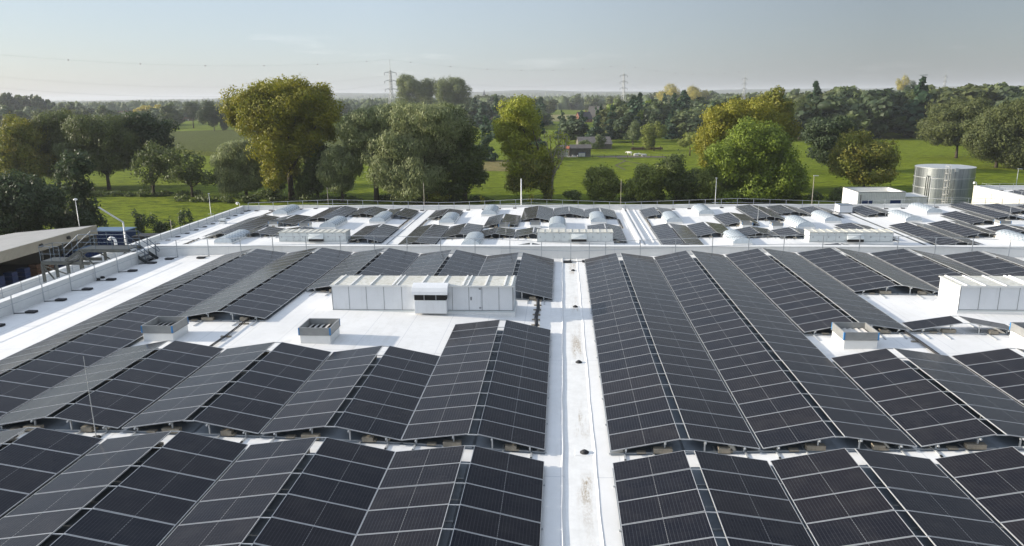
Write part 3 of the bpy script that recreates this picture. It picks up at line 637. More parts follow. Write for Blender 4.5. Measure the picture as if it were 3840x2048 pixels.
# ------------------------------------------------------------------ steel stair and walkway over the left parapet
t = thing('access_walkway', 'grey steel walkway with stairs crossing the left parapet', 'walkway', (-33.3, 50.4, -17.7)); o = Vector(t.location)
V = lambda x, y, z: Vector((x, y, z))-o
ya, yb = 49.7, 51.15; zd = -10.38
a = MB(); a.box(-34.9-o.x, -31.2-o.x, ya+.06-o.y, yb-.06-o.y, zd-.05-o.z, zd-o.z); a.build('deck', M['galv_dark'], t)
a = MB()
for y in (ya, yb):
    a.bar(V(-34.95, y, zd-.10), V(-31.15, y, zd-.10), .07, .24); a.bar(V(-31.2, y, zd-.12), V(-29.95, y, -11.38), .07, .22); a.bar(V(-34.9, y, zd-.12), V(-36.1, y, -11.25), .07, .22)
    a.bar(V(-38.0, y, -11.42), V(-34.3, y, -11.42), .08, .24)
a.build('stringer', M['galv_dark'], t)
a = MB()
for k in range(4):
    f = (k+.7)/4.4; x = -31.2+1.2*f; z = zd-1.0*f; a.box(x-.14-o.x, x+.14-o.x, ya+.04-o.y, yb-.04-o.y, z-.03-o.z, z-o.z)
    x = -34.9-1.15*f; z = zd-.85*f; a.box(x-.14-o.x, x+.14-o.x, ya+.04-o.y, yb-.04-o.y, z-.03-o.z, z-o.z)
a.build('treads', M['galv_dark'], t)
a = MB(); a.box(-38.0-o.x, -35.9-o.x, ya+.05-o.y, yb-.05-o.y, -11.33-o.z, -11.28-o.z); a.build('platform', M['galv_dark'], t)
for (x, y) in ((-37.95, ya), (-36.0, ya), (-34.9, ya), (-37.95, yb), (-36.0, yb), (-34.0, yb), (-32.4, yb)):
    a = MB(); top = -11.5 if x < -35.5 else zd-.2; a.bar(V(x, y, -17.7), V(x, y, top), .16, .16); a.build('leg', M['galv_dark'], t)
a = MB()
for p, q in (((-37.9, ya, -11.6), (-36.8, ya, -13.2)), ((-37.9, ya, -11.6), (-36.4, yb, -12.9)), ((-34.8, ya, -10.7), (-33.6, ya, -11.9)), ((-33.6, ya, -11.9), (-31.6, ya, -10.7)), ((-34.8, yb, -10.7), (-32.6, yb, -12.1)), ((-36, ya, -11.6), (-34.9, ya, -10.9)), ((-34.3, ya, -11.42), (-32.2, yb, -11.6))): a.bar(V(*p), V(*q), .08)
a.build('brace', M['galv_dark'], t)
for y, nm in ((ya, 0), (yb, 1)):
    a = MB(); hz = 1.08
    a.tube([V(-36.05, y, -10.85), V(-36.1, y, -11.28+hz-.1), V(-34.85, y, zd+hz), V(-31.2, y, zd+hz), V(-30.05, y, -11.4+hz-.02), V(-29.75, y, -11.4+hz-.35), V(-29.8, y, -11.4+hz*.5), V(-31.2, y, zd+hz*.48), V(-34.85, y, zd+hz*.48), V(-36.0, y, -11.28+hz*.45)], .026, 7)
    a.tube([V(-38.0, y, -11.28+hz), V(-36.5, y, -11.28+hz)], .024, 6); a.tube([V(-38.0, y, -11.28+hz*.5), V(-36.5, y, -11.28+hz*.5)], .02, 6)
    a.build('handrail', M['rail_blue'], t)
    for x, zb_, hh in ((-38, -11.28, hz), (-37.2, -11.28, hz), (-36.5, -11.28, hz), (-35.0, -10.45, hz+.05), (-33.7, zd, hz), (-32.4, zd, hz), (-31.2, zd, hz), (-30.6, -10.85, hz-.05), (-30.05, -11.35, hz-.1)):
        a = MB(); a.bar(V(x, y, zb_), V(x, y, zb_+hh), .035); a.build('post', M['rail_blue'], t)
a = MB(); a.tube([V(-38.0, ya, -11.28+1.08), V(-38, yb, -11.28+1.08)], .024, 6); a.build('handrail', M['rail_blue'], t)

# ------------------------------------------------------------------ lamp posts and masts round the site
def mast(label, x, y, zt, r=.08, kind='plain', mat='white', base=G, cat='light pole'):
    t = thing('light_pole', label, cat, (x, y, base)); h = zt-base
    a = MB(); a.tube([(0, 0, 0), (0, 0, h)], [r*.85, r*.5], 8); a.build('post', M[mat], t, True)
    if kind == 'cross': a = MB(); a.bar((-.5, 0, h*.62), (.5, 0, h*.62), .07); a.build('crossarm', M['galv'], t); a = MB(); a.box(-.12, .12, -.12, .12, h-.15, h); a.build('cap', M['galv'], t)
    if kind == 'head': a = MB(); a.box(-.1, .7, -.12, .12, h-.05, h+.06); a.build('lamp_head', M['galv'], t)
    if kind == 'globe': a = MB(); a.ball((0, 0, h+.12), .32, sz=.55); a.build('lamp_head', M['white'], t, True)
    return t
mast('thick white mast rising behind the back railing at the middle', -6.62, 119, -13.0, .17)
mast('yellowish mast before the big willow behind the back railing', -23.1, 121, -13.8, .09, mat='bark_pale')
mast('yellowish mast left of the forked willow behind the back railing', -39.6, 121, -14.5, .09, mat='bark_pale')
mast('slim mast with a crossarm at the far left corner of the roof', -58.6, 117.5, -15.0, .07, 'cross', 'galv')
mast('slim mast with a crossarm before the tall green ash tree', 25.3, 122, -13.3, .08, 'cross', 'galv')
mast('thin faint mast right of the small olive shrub', 9.8, 122, -13.5, .07, mat='bark_pale')
mast('lamp post with a short arm on the meadow left of the white box building', 41.9, 125, -13.4, .10, 'head', 'bark_pale')
mast('lamp post in front of the silver tank', 65.2, 134, -14.8, .07, 'head', 'galv')
mast('lamp post beyond the right-hand building', 89.2, 150, -14.95, .09, 'head', 'galv')
mast('lamp post with a round white head behind the grey shed', -75.3, 108, -14.8, .09, 'globe', 'galv')
mast('short pale post outside the far left parapet', -58.2, 104, -17.2, .10, mat='bark_pale')
t = thing('street_light', 'bent galvanised street light with a long slanting arm above the walkway', 'street light', (-59.9, 95, G))
a = MB(); a.tube([(0, 0, 0), (0, 0, 8.1)], [.14, .10], 10); a.build('post', M['galv'], t, True)
a = MB(); a.bar((0, 0, 8.05), (-3.2, 0, 10.15), .22, .13); a.build('lamp_arm', M['galv'], t, bevel=.02)
a = MB(); a.bar((-.55, -.0, 8.33), (-3.0, 0, 9.93), .16, .06); a.build('lamp_strip', M['slat'], t)
def cctv(label, x, y, z, side=-1):
    t = thing('security_camera', label, 'camera', (x, y, z)); a = MB(); a.tube([(0, 0, -.3), (0, 0, .25), (side*.12, 0, .42), (side*.4, 0, .45)], .05, 8); a.build('bracket', M['white'], t, True)
    a = MB(); a.ball((side*.42, 0, .22), .2); a.tube([(side*.42, 0, .2), (side*.42, 0, .48)], .15, 10); a.build('housing', M['white'], t, True)
cctv('white dome camera on the back left corner of the farther roof', -53.1, 116.6, -16.85); cctv('white dome camera on the corner of the right-hand building', 76.0, 139.6, -16.7)

# ------------------------------------------------------------------ open shed with stacked crates, left
t = thing('storage_shed', 'open-sided grey sheet shed with crates under it, far left', 'shed', (-82, 85, G)); o = Vector(t.location)
a = MB()
for (xa, za), (xb, zb_) in (((-69.9, -18.05), (-83, -19.2)), ((-83, -19.2), (-97, -21.6))): a.face([(xb, 50, zb_), (xa, 50, za), (xa, 104, za), (xb, 104, zb_)]); a.face([(xb, 50, zb_-.1), (xb, 104, zb_-.1), (xa, 104, za-.1), (xa, 50, za-.1)])
rel(a.build('roof', M['creamroof']), t)
a = MB(); a.box(-70.0, -69.85, 50, 104.1, -19.4, -18.0); rel(a.build('fascia', M['cream']), t); a = MB(); a.face([(-69.9, 104.1, -18.0), (-83, 104.1, -19.15), (-83, 104.1, -20.6), (-69.9, 104.1, -19.4)]); rel(a.build('gable', M['cream']), t)
a = MB(); a.box(-97, -96.8, 50, 104, G, -21.6); a.face([(-97, 103.9, G), (-70, 103.9, G), (-70, 103.9, -19.3), (-83, 103.9, -19.3), (-97, 103.9, -21.6)]); rel(a.build('wall', M['cream']), t)
for y in (56, 68, 80, 92, 103): a = MB(); a.box(-70.3, -70.0, y-.15, y+.15, G, -18.2); rel(a.build('column', M['galv_dark']), t)
for y in (91.7, 97.3): a = MB(); a.box(-69.84, -69.5, y-.25, y+.15, -18.85, -18.45); a.bar((-69.8, y+.3, -18.4), (-69.8, y+.3, -18.9), .08); rel(a.build('floodlight', M['rubber']), t)
def crate_stack(label, x, y, n, col):
    t = thing('crate_stack', label, 'crates', (x, y, G), 0, 'stacks of crates under the open shed')
    for k in range(n):
        a = MB(); 
        for s in range(3): a.box(-.6, .6, -.5, .5, k*.55+.04+s*.16, k*.55+.17+s*.16)
        a.box(-.56, .56, -.46, .46, k*.55+.02, k*.55+.52); a.build('crate', M[col], t)
k = 0
for y in np.arange(74, 103, 2.3):
    col = 'blue' if k % 5 < 3 else 'brownbox'; n = 5+(k*3) % 3
    crate_stack('%s stack of crates, %s from the near end under the open shed' % ('blue' if col == 'blue' else 'brown', ORD[k+1]), -71.6, float(y), n, col); k += 1
for lab, x0, x1, y0, y1, zt in (('dark blue container with a pale lid beyond the walkway', -74.2, -68.4, 108, 111.5, -19.75), ('lower blue container beside the end of the grey shed', -69.3, -64.6, 97.5, 101, -20.6)):
    t = thing('container', lab, 'container', ((x0+x1)/2, (y0+y1)/2, G)); a = MB(); a.box(x0, x1, y0, y1, G+.15, zt); rel(a.build('body', M['blue'], bevel=.03), t)
    a = MB(); a.box(x0-.15, x1+.15, y0-.15, y1+.15, zt+.002, zt+.12); rel(a.build('lid', plain('pale_blue_lid', (.10, .17, .26), .5)), t)
    a = MB()
    for k in range(12): xx = x0+(x1-x0)*(k+.5)/12; a.box(xx-.07, xx+.07, y0-.07, y0-.001, G+.3, zt-.2)
    rel(a.build('rib', M['blue']), t)
t = thing('dark_trailer', 'dark trailer with a yellow mark behind the street light', 'trailer', (-62, 108, G)); a = MB(); a.box(-4.2, 3.5, -1.3, 1.3, .9, 3.9); a.build('body', M['rubber'], t, bevel=.05); a = MB(); a.box(-2.3, -1.6, -1.34, -1.301, 1.6, 2.6); a.build('mark', plain('yellow_mark', (.55, .42, .03)), t)
for x in (-3, 2.3): a = MB(); a.tube([(x, -1.3, .45), (x, -1.0, .45)], .45, 14); a.build('wheel', M['rubber'], t)

# ------------------------------------------------------------------ box building, tank and hall, right
t = thing('plant_building', 'small flat-roofed white profiled building left of the silver tank', 'building', (53.5, 129.3, G))
x0, x1, y0, y1, zt = 49.65, 57.4, 125.9, 132.7, -16.3
a = MB(); a.box(x0, x0+.2, y0, y1, G, zt); a.box(x0+.2, x1, y1-.2, y1, G, zt-.002); a.box(x1-.2, x1, y0+.2, y1-.2, G, zt-.004); rel(a.build('wall', M['white']), t)
a = MB(); a.box(x0+.2, x1, y0, y0+.2, G, zt); rel(a.build('front_wall', M['whitecorr']), t)
a = MB(); a.box(x0+.2, x1-.2, y0+.2, y1-.2, zt-.7, zt-.55); rel(a.build('roof', M['moss']), t)
a = MB(); a.box(x0-.05, x1+.05, y0-.05, y0+.25, zt+.001, zt+.06); a.box(x0-.05, x1+.05, y1-.25, y1+.05, zt+.001, zt+.06); a.box(x0-.05, x0+.25, y0+.25, y1-.25, zt+.001, zt+.06); a.box(x1-.25, x1+.05, y0+.25, y1-.25, zt+.001, zt+.06); rel(a.build('parapet_cap', M['seam']), t)
for xd in (50.4, 55.0):
    a = MB(); a.box(xd, xd+1.7, y0-.05, y0-.002, G, zt-1.35); rel(a.build('door', M['blue']), t)
a = MB(); a.tube([(50.1, y0-.1, zt-.4), (50.1, y0-.1, G)], .06, 6); rel(a.build('downpipe', M['rubber']), t)
a = MB(); a.box(57.41, 61.5, 127, 132, G, -17.3); a.box(57.41, 61.6, 126.9, 132.1, -17.298, -17.2); rel(a.build('annexe', M['whitecorr']), t)
t = thing('water_tank', 'large cylindrical silver sheet-metal tank with a caged ladder', 'tank', (75.3, 150, G)); R_ = 5.25; H_ = 9.75; nseg = 64
a = MB(); a.tube([(0, 0, 0), (0, 0, H_)], R_, nseg, cap=False); a.build('shell', M['tank'], t, True)
a = MB()
for z in (H_*.2, H_*.4, H_*.6, H_*.8, H_-.05): a.tube([(0, 0, z-.04), (0, 0, z+.04)], R_+.05, nseg)
a.build('hoop', M['galv'], t)
a = MB(); a.tube([(0, 0, H_-.25), (0, 0, H_-.2)], R_-.02, nseg); a.build('lid', M['tanktop'], t)
def tp(ang, r=R_, z=0): return (math.sin(ang)*r, -math.cos(ang)*r, z)
base_a = math.atan2(75.3, 150)                                   # the side that faces the camera
la = -base_a+.10; a = MB()
for d in (-.045, .045): a.tube([tp(la+d, R_+.2, .5), tp(la+d, R_+.2, H_+.9)], .04, 6)
for k in range(28): a.bar(tp(la-.045, R_+.2, .6+k*.34), tp(la+.045, R_+.2, .6+k*.34), .03)
a.build('ladder', M['galv'], t)
a = MB()
for k in range(7):
    z = 2.2+k*1.35; pts = [tp(la-.07, R_+.2, z), tp(la-.08, R_+.65, z), tp(la, R_+.95, z), tp(la+.08, R_+.65, z), tp(la+.07, R_+.2, z)]; a.tube(pts, .035, 5)
for d, r in ((-.08, .65), (0, .95), (.08, .65)): a.tube([tp(la+d, R_+r, 2.2), tp(la+d, R_+r, 2.2+6*1.35)], .022, 5)
a.build('ladder_cage', M['slat'], t)
pa = -base_a-.55; a = MB(); a.tube([tp(pa, R_+.3, .2), tp(pa, R_+.3, H_-1.9), tp(pa+.02, R_+.3, H_-1.5), tp(pa+.05, R_+.3, H_-1.5), tp(pa+.07, R_+.3, H_-1.9), tp(pa+.07, R_+.3, .2)], .09, 8); a.build('overflow_pipe', M['galv_dark'], t, True)
a = MB(); a.tube([tp(-base_a-1.15, R_+.12, .2), tp(-base_a-1.15, R_+.12, H_)], .07, 6); a.build('pipe', M['galv'], t)
a = MB(); a.box(-.3+tp(la+.28)[0], .3+tp(la+.28)[0], tp(la+.28)[1]-.1, tp(la+.28)[1]+.2, H_-.6, H_+.1); a.build('hatch', M['galv'], t)
t = thing('factory_hall', 'long hall with a sunlit cream-white side wall, cut by the right edge', 'building', (95, 128.5, G))
a = MB(); a.box(75.8, 76.1, 117.3, 140, G, -17.0); rel(a.build('side_wall', mat_corrugated('cream_white_wall', (.74, .72, .62), 1, .5)), t)
a = MB(); a.box(76.1, 125, 139.7, 140, G, -17.0); a.box(76.1, 125, 117.3, 117.6, G, -17.0); rel(a.build('wall', M['white']), t)
a = MB(); a.box(76.1, 125, 117.6, 139.7, -18, -17.75); rel(a.build('roof', M['roof']), t)
a = MB(); a.box(75.75, 76.15, 117.25, 140.05, -16.998, -16.95); a.box(76.15, 125, 139.65, 140.05, -16.998, -16.95); rel(a.build('coping', M['white']), t)
zh = lambda x: -17.75
for i, (xl, s) in enumerate(((79, 'L'), (83.7, 'R'), (84, 'L'), (88.7, 'R'), (89, 'L'), (93.7, 'R'))):
    solar_row(xl, s, 120, 13, zh, 'panels sloping %s on the right-hand hall, %s row from its cream wall' % ('left' if s == 'L' else 'right', ORD[i+1]), 'solar rows on the right-hand hall', 0, True)
guard_rail('guard rail with white posts along the cream-walled hall', [(77.0, 118+2.4*k) for k in range(10)], zh, 1.25, (.8, 0), 0)
guard_rail('guard rail along the back edge of the cream-walled hall', [(77.5+2.4*k, 139.2) for k in range(18)], zh, 1.25, (0, -.8), 0)

# ------------------------------------------------------------------ ground, fields and distance
def sheet4(name, pts, z, m, thick=0, kind='structure'):
    a = MB()
    if thick:
        a.face([(x, y, z+thick) for x, y in pts]); n = len(pts)
        for i in range(n): (xa, ya), (xb, yb) = pts[i], pts[(i+1) % n]; a.face([(xa, ya, z), (xb, yb, z), (xb, yb, z+thick), (xa, ya, z+thick)])
    else: a.face([(x, y, z) for x, y in pts])
    o = a.build(name, m); o['kind'] = kind; return o
M['grass'] = mat_grass('meadow_grass', (.16, .215, .010), (.21, .255, .016), (.08, .12, .008))
M['corn'] = mat_grass('corn_tops', (.09, .11, .02), (.11, .13, .026), (.06, .075, .015), .02, 1.2)
M['drygrass'] = mat_grass('dry_grass', (.24, .20, .08), (.28, .24, .10), (.14, .14, .05))
M['stubble'] = mat_grass('stubble', (.24, .22, .10), (.28, .25, .12), (.20, .20, .09), .01, .3)
M['mud'] = plain('mud', (.07, .06, .04), .95)
sheet4('ground', [(-14000, -3000), (14000, -3000), (14000, 16000), (-14000, 16000)], G, M['grass'])
sheet4('yard_paving', [(-120, -30), (130, -30), (130, 119), (-66, 119), (-66, 112), (-120, 112)], G+.03, M['asphalt'])
sheet4('corn_field', [(-188, 342), (-98, 276), (-120, 560), (-232, 575), (-296, 536)], G, M['corn'], 2.0)
sheet4('dry_patch', [(-34, 246), (-18, 243), (-10, 262), (-8, 288), (-22, 290), (-36, 268)], G+.03, M['drygrass'])
sheet4('stubble_field', [(-40, 730), (95, 735), (120, 1010), (-60, 1000)], G+.03, M['stubble']); sheet4('stubble_field', [(-330, 590), (-150, 600), (-150, 700), (-330, 690)], G+.03, M['grass'])
sheet4('mud_track', [(15, 297), (41, 294), (42, 300), (26, 306), (14, 303)], G+.03, M['mud'])
a = MB()
for (x, y), (x2, y2) in (((22, 296), (24, 280)), ((24, 280), (19, 262)), ((19, 262), (21, 246)), ((24, 280), (30, 262)), ((30, 262), (24, 240)), ((21, 262), (26, 258))): 
    d = Vector((x2-x, y2-y, 0)).normalized().cross(Vector((0, 0, 1)))*.35; a.face([(x-d.x, y-d.y, G+.05), (x+d.x, y+d.y, G+.05), (x2+d.x, y2+d.y, G+.05), (x2-d.x, y2-d.y, G+.05)])
o = a.build('cattle_track', M['mud']); o['kind'] = 'structure'
# low wooded ridge along the horizon
nx, ny = 160, 10; a = MB(); R3 = random.Random(3); ph = [R3.uniform(0, 6.28) for _ in range(8)]
def ridge(x, t): return (math.sin(x/1900+ph[0])*.25+math.sin(x/900+ph[1])*.2+math.sin(x/340+ph[2])*.12+math.sin(x/150+ph[3])*.06+.9)*t
for j in range(ny+1):
    y = 4200+j*480; t = min(1, j/6)**1.3*62
    for i in range(nx+1): x = -9500+19000*i/nx; a.v.append((x, y, G+ridge(x, t)-(.5 if j == 0 else 0)))
for j in range(ny):
    for i in range(nx): k = j*(nx+1)+i; a.f.append((k, k+1, k+nx+2, k+nx+1)); a.mi.append(0)
M['hill'] = mat_grass('wooded_hill', (.045, .06, .025), (.06, .075, .03), (.035, .05, .02), .004, .02)
o = a.build('hills', M['hill'], None, True); o['kind'] = 'structure'

# ------------------------------------------------------------------ trees
LEAF = {
 'golden_oak': ((.125, .115, .012), (.09, .108, .014), (.16, .148, .014)), 'golden': ((.22, .215, .022), (.165, .185, .026), (.12, .14, .018)), 'willow': ((.15, .165, .08), (.19, .205, .10), (.10, .12, .05)),
 'willow_d': ((.065, .08, .028), (.09, .105, .035), (.042, .055, .02)), 'willow_r': ((.06, .072, .024), (.082, .092, .03), (.042, .052, .018)), 'alder': ((.05, .066, .018), (.075, .095, .026), (.038, .05, .016)),
 'dark': ((.03, .045, .02), (.045, .062, .026), (.022, .034, .016)), 'ivy': ((.055, .065, .02), (.10, .10, .02), (.035, .045, .015)), 'shrub': ((.11, .13, .03), (.15, .17, .035), (.07, .085, .02)),
 'poplar': ((.09, .11, .04), (.13, .15, .05), (.06, .075, .028)), 'ash': ((.095, .13, .014), (.13, .165, .018), (.06, .085, .012)), 'olive': ((.115, .13, .02), (.17, .14, .025), (.07, .085, .018)),
 'gold_far': ((.20, .17, .03), (.16, .16, .035), (.24, .20, .04)), 'conifer': ((.022, .045, .022), (.032, .058, .028), (.016, .034, .018)), 'yellow': ((.30, .26, .03), (.24, .24, .04), (.16, .18, .03)), 'mid': ((.06, .08, .03), (.085, .105, .04), (.045, .06, .025))}
LM = {k: mat_leaf('leaves_'+k, *v) for k, v in LEAF.items()}
def unit(rng, n):
    v = rng.normal(size=(n, 3)); return v/np.linalg.norm(v, axis=1)[:, None]
def quads_mesh(name, cen, ax, ay, mats, core=None):
    n = len(cen); V = np.empty((n*4, 3), np.float32)
    V[0::4] = cen-ax-ay; V[1::4] = cen+ax-ay*.6; V[2::4] = cen+ax*.5+ay; V[3::4] = cen-ax+ay*.7
    F_ = np.arange(n*4, dtype=np.int32)
    me = bpy.data.meshes.new(name); nc = 0; cv = cf = None
    if core is not None: cv, cf = core; nc = len(cv)
    tot_v = n*4+nc; me.vertices.add(tot_v); VV = V if cv is None else np.vstack([V, cv.astype(np.float32)])
    me.vertices.foreach_set('co', VV.ravel())
    loops = F_ if cf is None else np.concatenate([F_, (cf+n*4).ravel().astype(np.int32)])
    me.loops.add(len(loops)); me.loops.foreach_set('vertex_index', loops)
    npoly = n+(0 if cf is None else len(cf)); me.polygons.add(npoly)
    me.polygons.foreach_set('loop_start', np.arange(npoly, dtype=np.int32)*4)
    try: me.polygons.foreach_set('loop_total', np.full(npoly, 4, np.int32))
    except Exception: pass
    me.update(calc_edges=True); me.validate()
    me.materials.append(mats)
    return me
def ell_core(lobes, k, rng):
    vs, fs = [], []; nu, nv = 10, 7; b = 0
    for (cx, cy, cz, rx, ry, rz) in lobes:
        t = np.linspace(.12, math.pi-.12, nv); u = np.linspace(0, 2*math.pi, nu, endpoint=False)
        T, U = np.meshgrid(t, u, indexing='ij'); jit = rng.uniform(.82, 1.1, T.shape)*k
        vs.append(np.stack([cx+rx*jit*np.sin(T)*np.cos(U), cy+ry*jit*np.sin(T)*np.sin(U), cz+rz*jit*np.cos(T)], -1).reshape(-1, 3))
        for i in range(nv-1):
            for j in range(nu): fs.append((b+i*nu+j, b+(i+1)*nu+j, b+(i+1)*nu+(j+1) % nu, b+i*nu+(j+1) % nu))
        b += nu*nv
    return np.vstack(vs), np.array(fs)
def leaf_cloud(lobes, size, cover, rng, droop=0., spiky=0., sub=9, subr=.45, fuzz=.12, sparse=0):
    cen, nor, sz = [], [], []
    for (cx, cy, cz, rx, ry, rz) in lobes:
        c0 = np.array((cx, cy, cz)); r0_ = np.array((rx, ry, rz))
        u = unit(rng, sub); u[:, 2] = u[:, 2]*.8+.12
        for d in u:
            sc_ = rng.uniform(.75, 1.25)*subr; sr = r0_*sc_; sc0 = c0+d*r0_*(rng.uniform(.68, 1.2)-.36*sc_)
            area = 4*math.pi*((sr[0]*sr[1]*sr[2])**(2/3)); n = max(6, int(cover*area/(size*size)))
            p = unit(rng, n); rad = 1+rng.normal(0, fuzz, n)-abs(rng.normal(0, .12, n))+(rng.random(n) < .06)*rng.uniform(.1, .45, n); q = sc0+p*sr*rad[:, None]
            cen.append(q); nor.append(p)
    cen = np.vstack(cen); nor = np.vstack(nor); n = len(cen)
    nn = nor+rng.normal(0, .38, (n, 3)); nn /= np.linalg.norm(nn, axis=1)[:, None]
    h = rng.normal(size=(n, 3))
    if droop: h = h*(1-droop)+np.array((0, 0, -1.0))*droop*1.6
    ax = np.cross(nn, h); ax /= np.linalg.norm(ax, axis=1)[:, None]+1e-9; ay = np.cross(nn, ax)
    s = size*rng.uniform(.35, .75, n)[:, None]
    return cen, ax*s*(1-.5*droop), ay*s*(1+.9*droop)
STYLE = {'golden_oak': ('golden_oak', .38, .82, 0, 14, .20), 'willow': ('willow', .34, 1.1, .75, 15, .16), 'willow_d': ('willow_d', .36, 1.1, .6, 15, .15), 'willow_r': ('willow_r', .42, 1.1, .4, 15, .14), 'alder': ('alder', .36, .8, 0, 11, .2),
 'alder_sparse': ('alder', .45, .55, 0, 7, .22), 'alder_d': ('dark', .42, .8, .1, 9, .18), 'dark_oak': ('dark', .55, 1.1, 0, 9, .12), 'golden': ('golden', .36, .85, 0, 12, .2), 'ivy': ('olive', .36, .75, 0, 10, .22), 'shrub': ('shrub', .36, .9, 0, 11, .2),
 'poplar_mix': ('olive', .5, 1.0, 0, 9, .14), 'ash': ('ash', .38, 1.05, 0, 15, .17), 'olive': ('olive', .38, .95, 0, 13, .18), 'golden_edge': ('olive', .42, .9, 0, 9, .15), 'hedge_d': ('dark', .36, .9, 0, 10, .15), 'conifer_s': ('dark', .26, .8, 0, 8, .2),
 'poplar': ('poplar', .8, 1.1, .3, 9, .15), 'poplar_gold': ('gold_far', .9, 1.1, 0, 8, .12), 'golden_far': ('gold_far', .9, 1.1, 0, 8, .12), 'conifer': ('conifer', .7, 1.1, 0, 8, .14), 'round': ('mid', .55, 1.1, 0, 9, .13), 'round_g': ('shrub', .55, 1.1, 0, 9, .13),
 'pine': ('conifer', .7, 1.0, 0, 7, .14), 'shrub_y': ('yellow', .3, .8, 0, 8, .2), 'shrub_d': ('alder', .34, .8, 0, 8, .2), 'shrub_f': ('mid', .5, 1.1, 0, 7, .14)}
def tree(kind, label, x, y, lobes, idx, cat='tree'):
    mat, size, cover, droop, sub, fuzz = STYLE[kind]; rng = np.random.default_rng(100+idx); R = random.Random(idx)
    x0 = min(l[0]-l[2] for l in lobes); x1 = max(l[0]+l[2] for l in lobes); W_ = x1-x0; xc = (x0+x1)/2
    L = []
    for i, (dx, dz, rx, rz) in enumerate(lobes):
        f = math.sqrt(max(.05, 1-((dx-xc)/(W_/2+.01))**2)); dep = max(0, W_*.5*f-rx*.8)
        ry = max(rx*.8, min(rx, 4))
        if kind == 'conifer':
            for k in range(5): g = k/4; L.append((dx, 0, dz-rz*.8+rz*1.75*g, rx*(1-.78*g)*.9, rx*(1-.78*g)*.9, rz*.26))
            continue
        offs = (-.55, .35) if dep > 1.0 and len(lobes) > 2 else ((R.uniform(-.4, .4), ))
        for o_ in offs: L.append((dx+R.uniform(-.05, .05)*rx, o_*dep*R.uniform(.7, 1.3), dz, rx, ry, rz))
    t = thing({'alder_d': 'dark_tree', 'alder_sparse': 'alder', 'golden_oak': 'golden_tree', 'golden_edge': 'golden_tree', 'golden': 'yellow_tree', 'golden_far': 'golden_tree', 'willow_d': 'willow', 'willow_r': 'willow', 'hedge_d': 'bush', 'conifer_s': 'young_conifer', 'ivy': 'ivied_tree', 'round': 'round_tree', 'round_g': 'round_tree', 'shrub_y': 'shrub', 'shrub_d': 'shrub', 'shrub_f': 'shrub', 'poplar_mix': 'poplar', 'poplar_gold': 'poplar', 'ash': 'ash_tree', 'olive': 'field_tree', 'dark_oak': 'oak_tree', 'pine': 'pine_tree'}.get(kind, kind), label, cat, (x, y, G))
    cen, ax, ay = leaf_cloud(L, size*.78, cover*(.74 if len(L) > 6 else .9), rng, droop, 0, sub, .46, fuzz)
    core = ell_core([l for l in L if min(l[3:]) > .8], .36 if cover > .9 else .26, rng) if kind not in ('alder_sparse', 'conifer_s', 'shrub_y') else None
    keep = cen[:, 2] > .15
    me = quads_mesh('crown', cen[keep], ax[keep], ay[keep], LM[mat], core); o = bpy.data.objects.new('crown', me); C.objects.link(o); o.parent = t
    if cat == 'bush': return t
    a = MB(); top = max(l[1] for l in lobes); low = min(l[1]-l[3] for l in lobes); r = max(.12, min(.75, .022*(top+5)))
    fk = max(low+.5, top*.28); lean = (L[0][0]*.1)
    a.tube([(0, 0, -.3), (lean*.1, 0, fk*.5), (lean*.3, 0, fk)], [r*1.35, r, r*.85], 9)
    for (cx, cy, cz, *_) in L[::2][:7]: a.tube([(lean*.3, 0, fk*.9), (cx*.5+lean*.1, cy*.5, (cz+fk)/2), (cx, cy, cz)], [r*.6, r*.35, r*.12], 6)
    a.build('trunk', M['bark'], t, True); return t
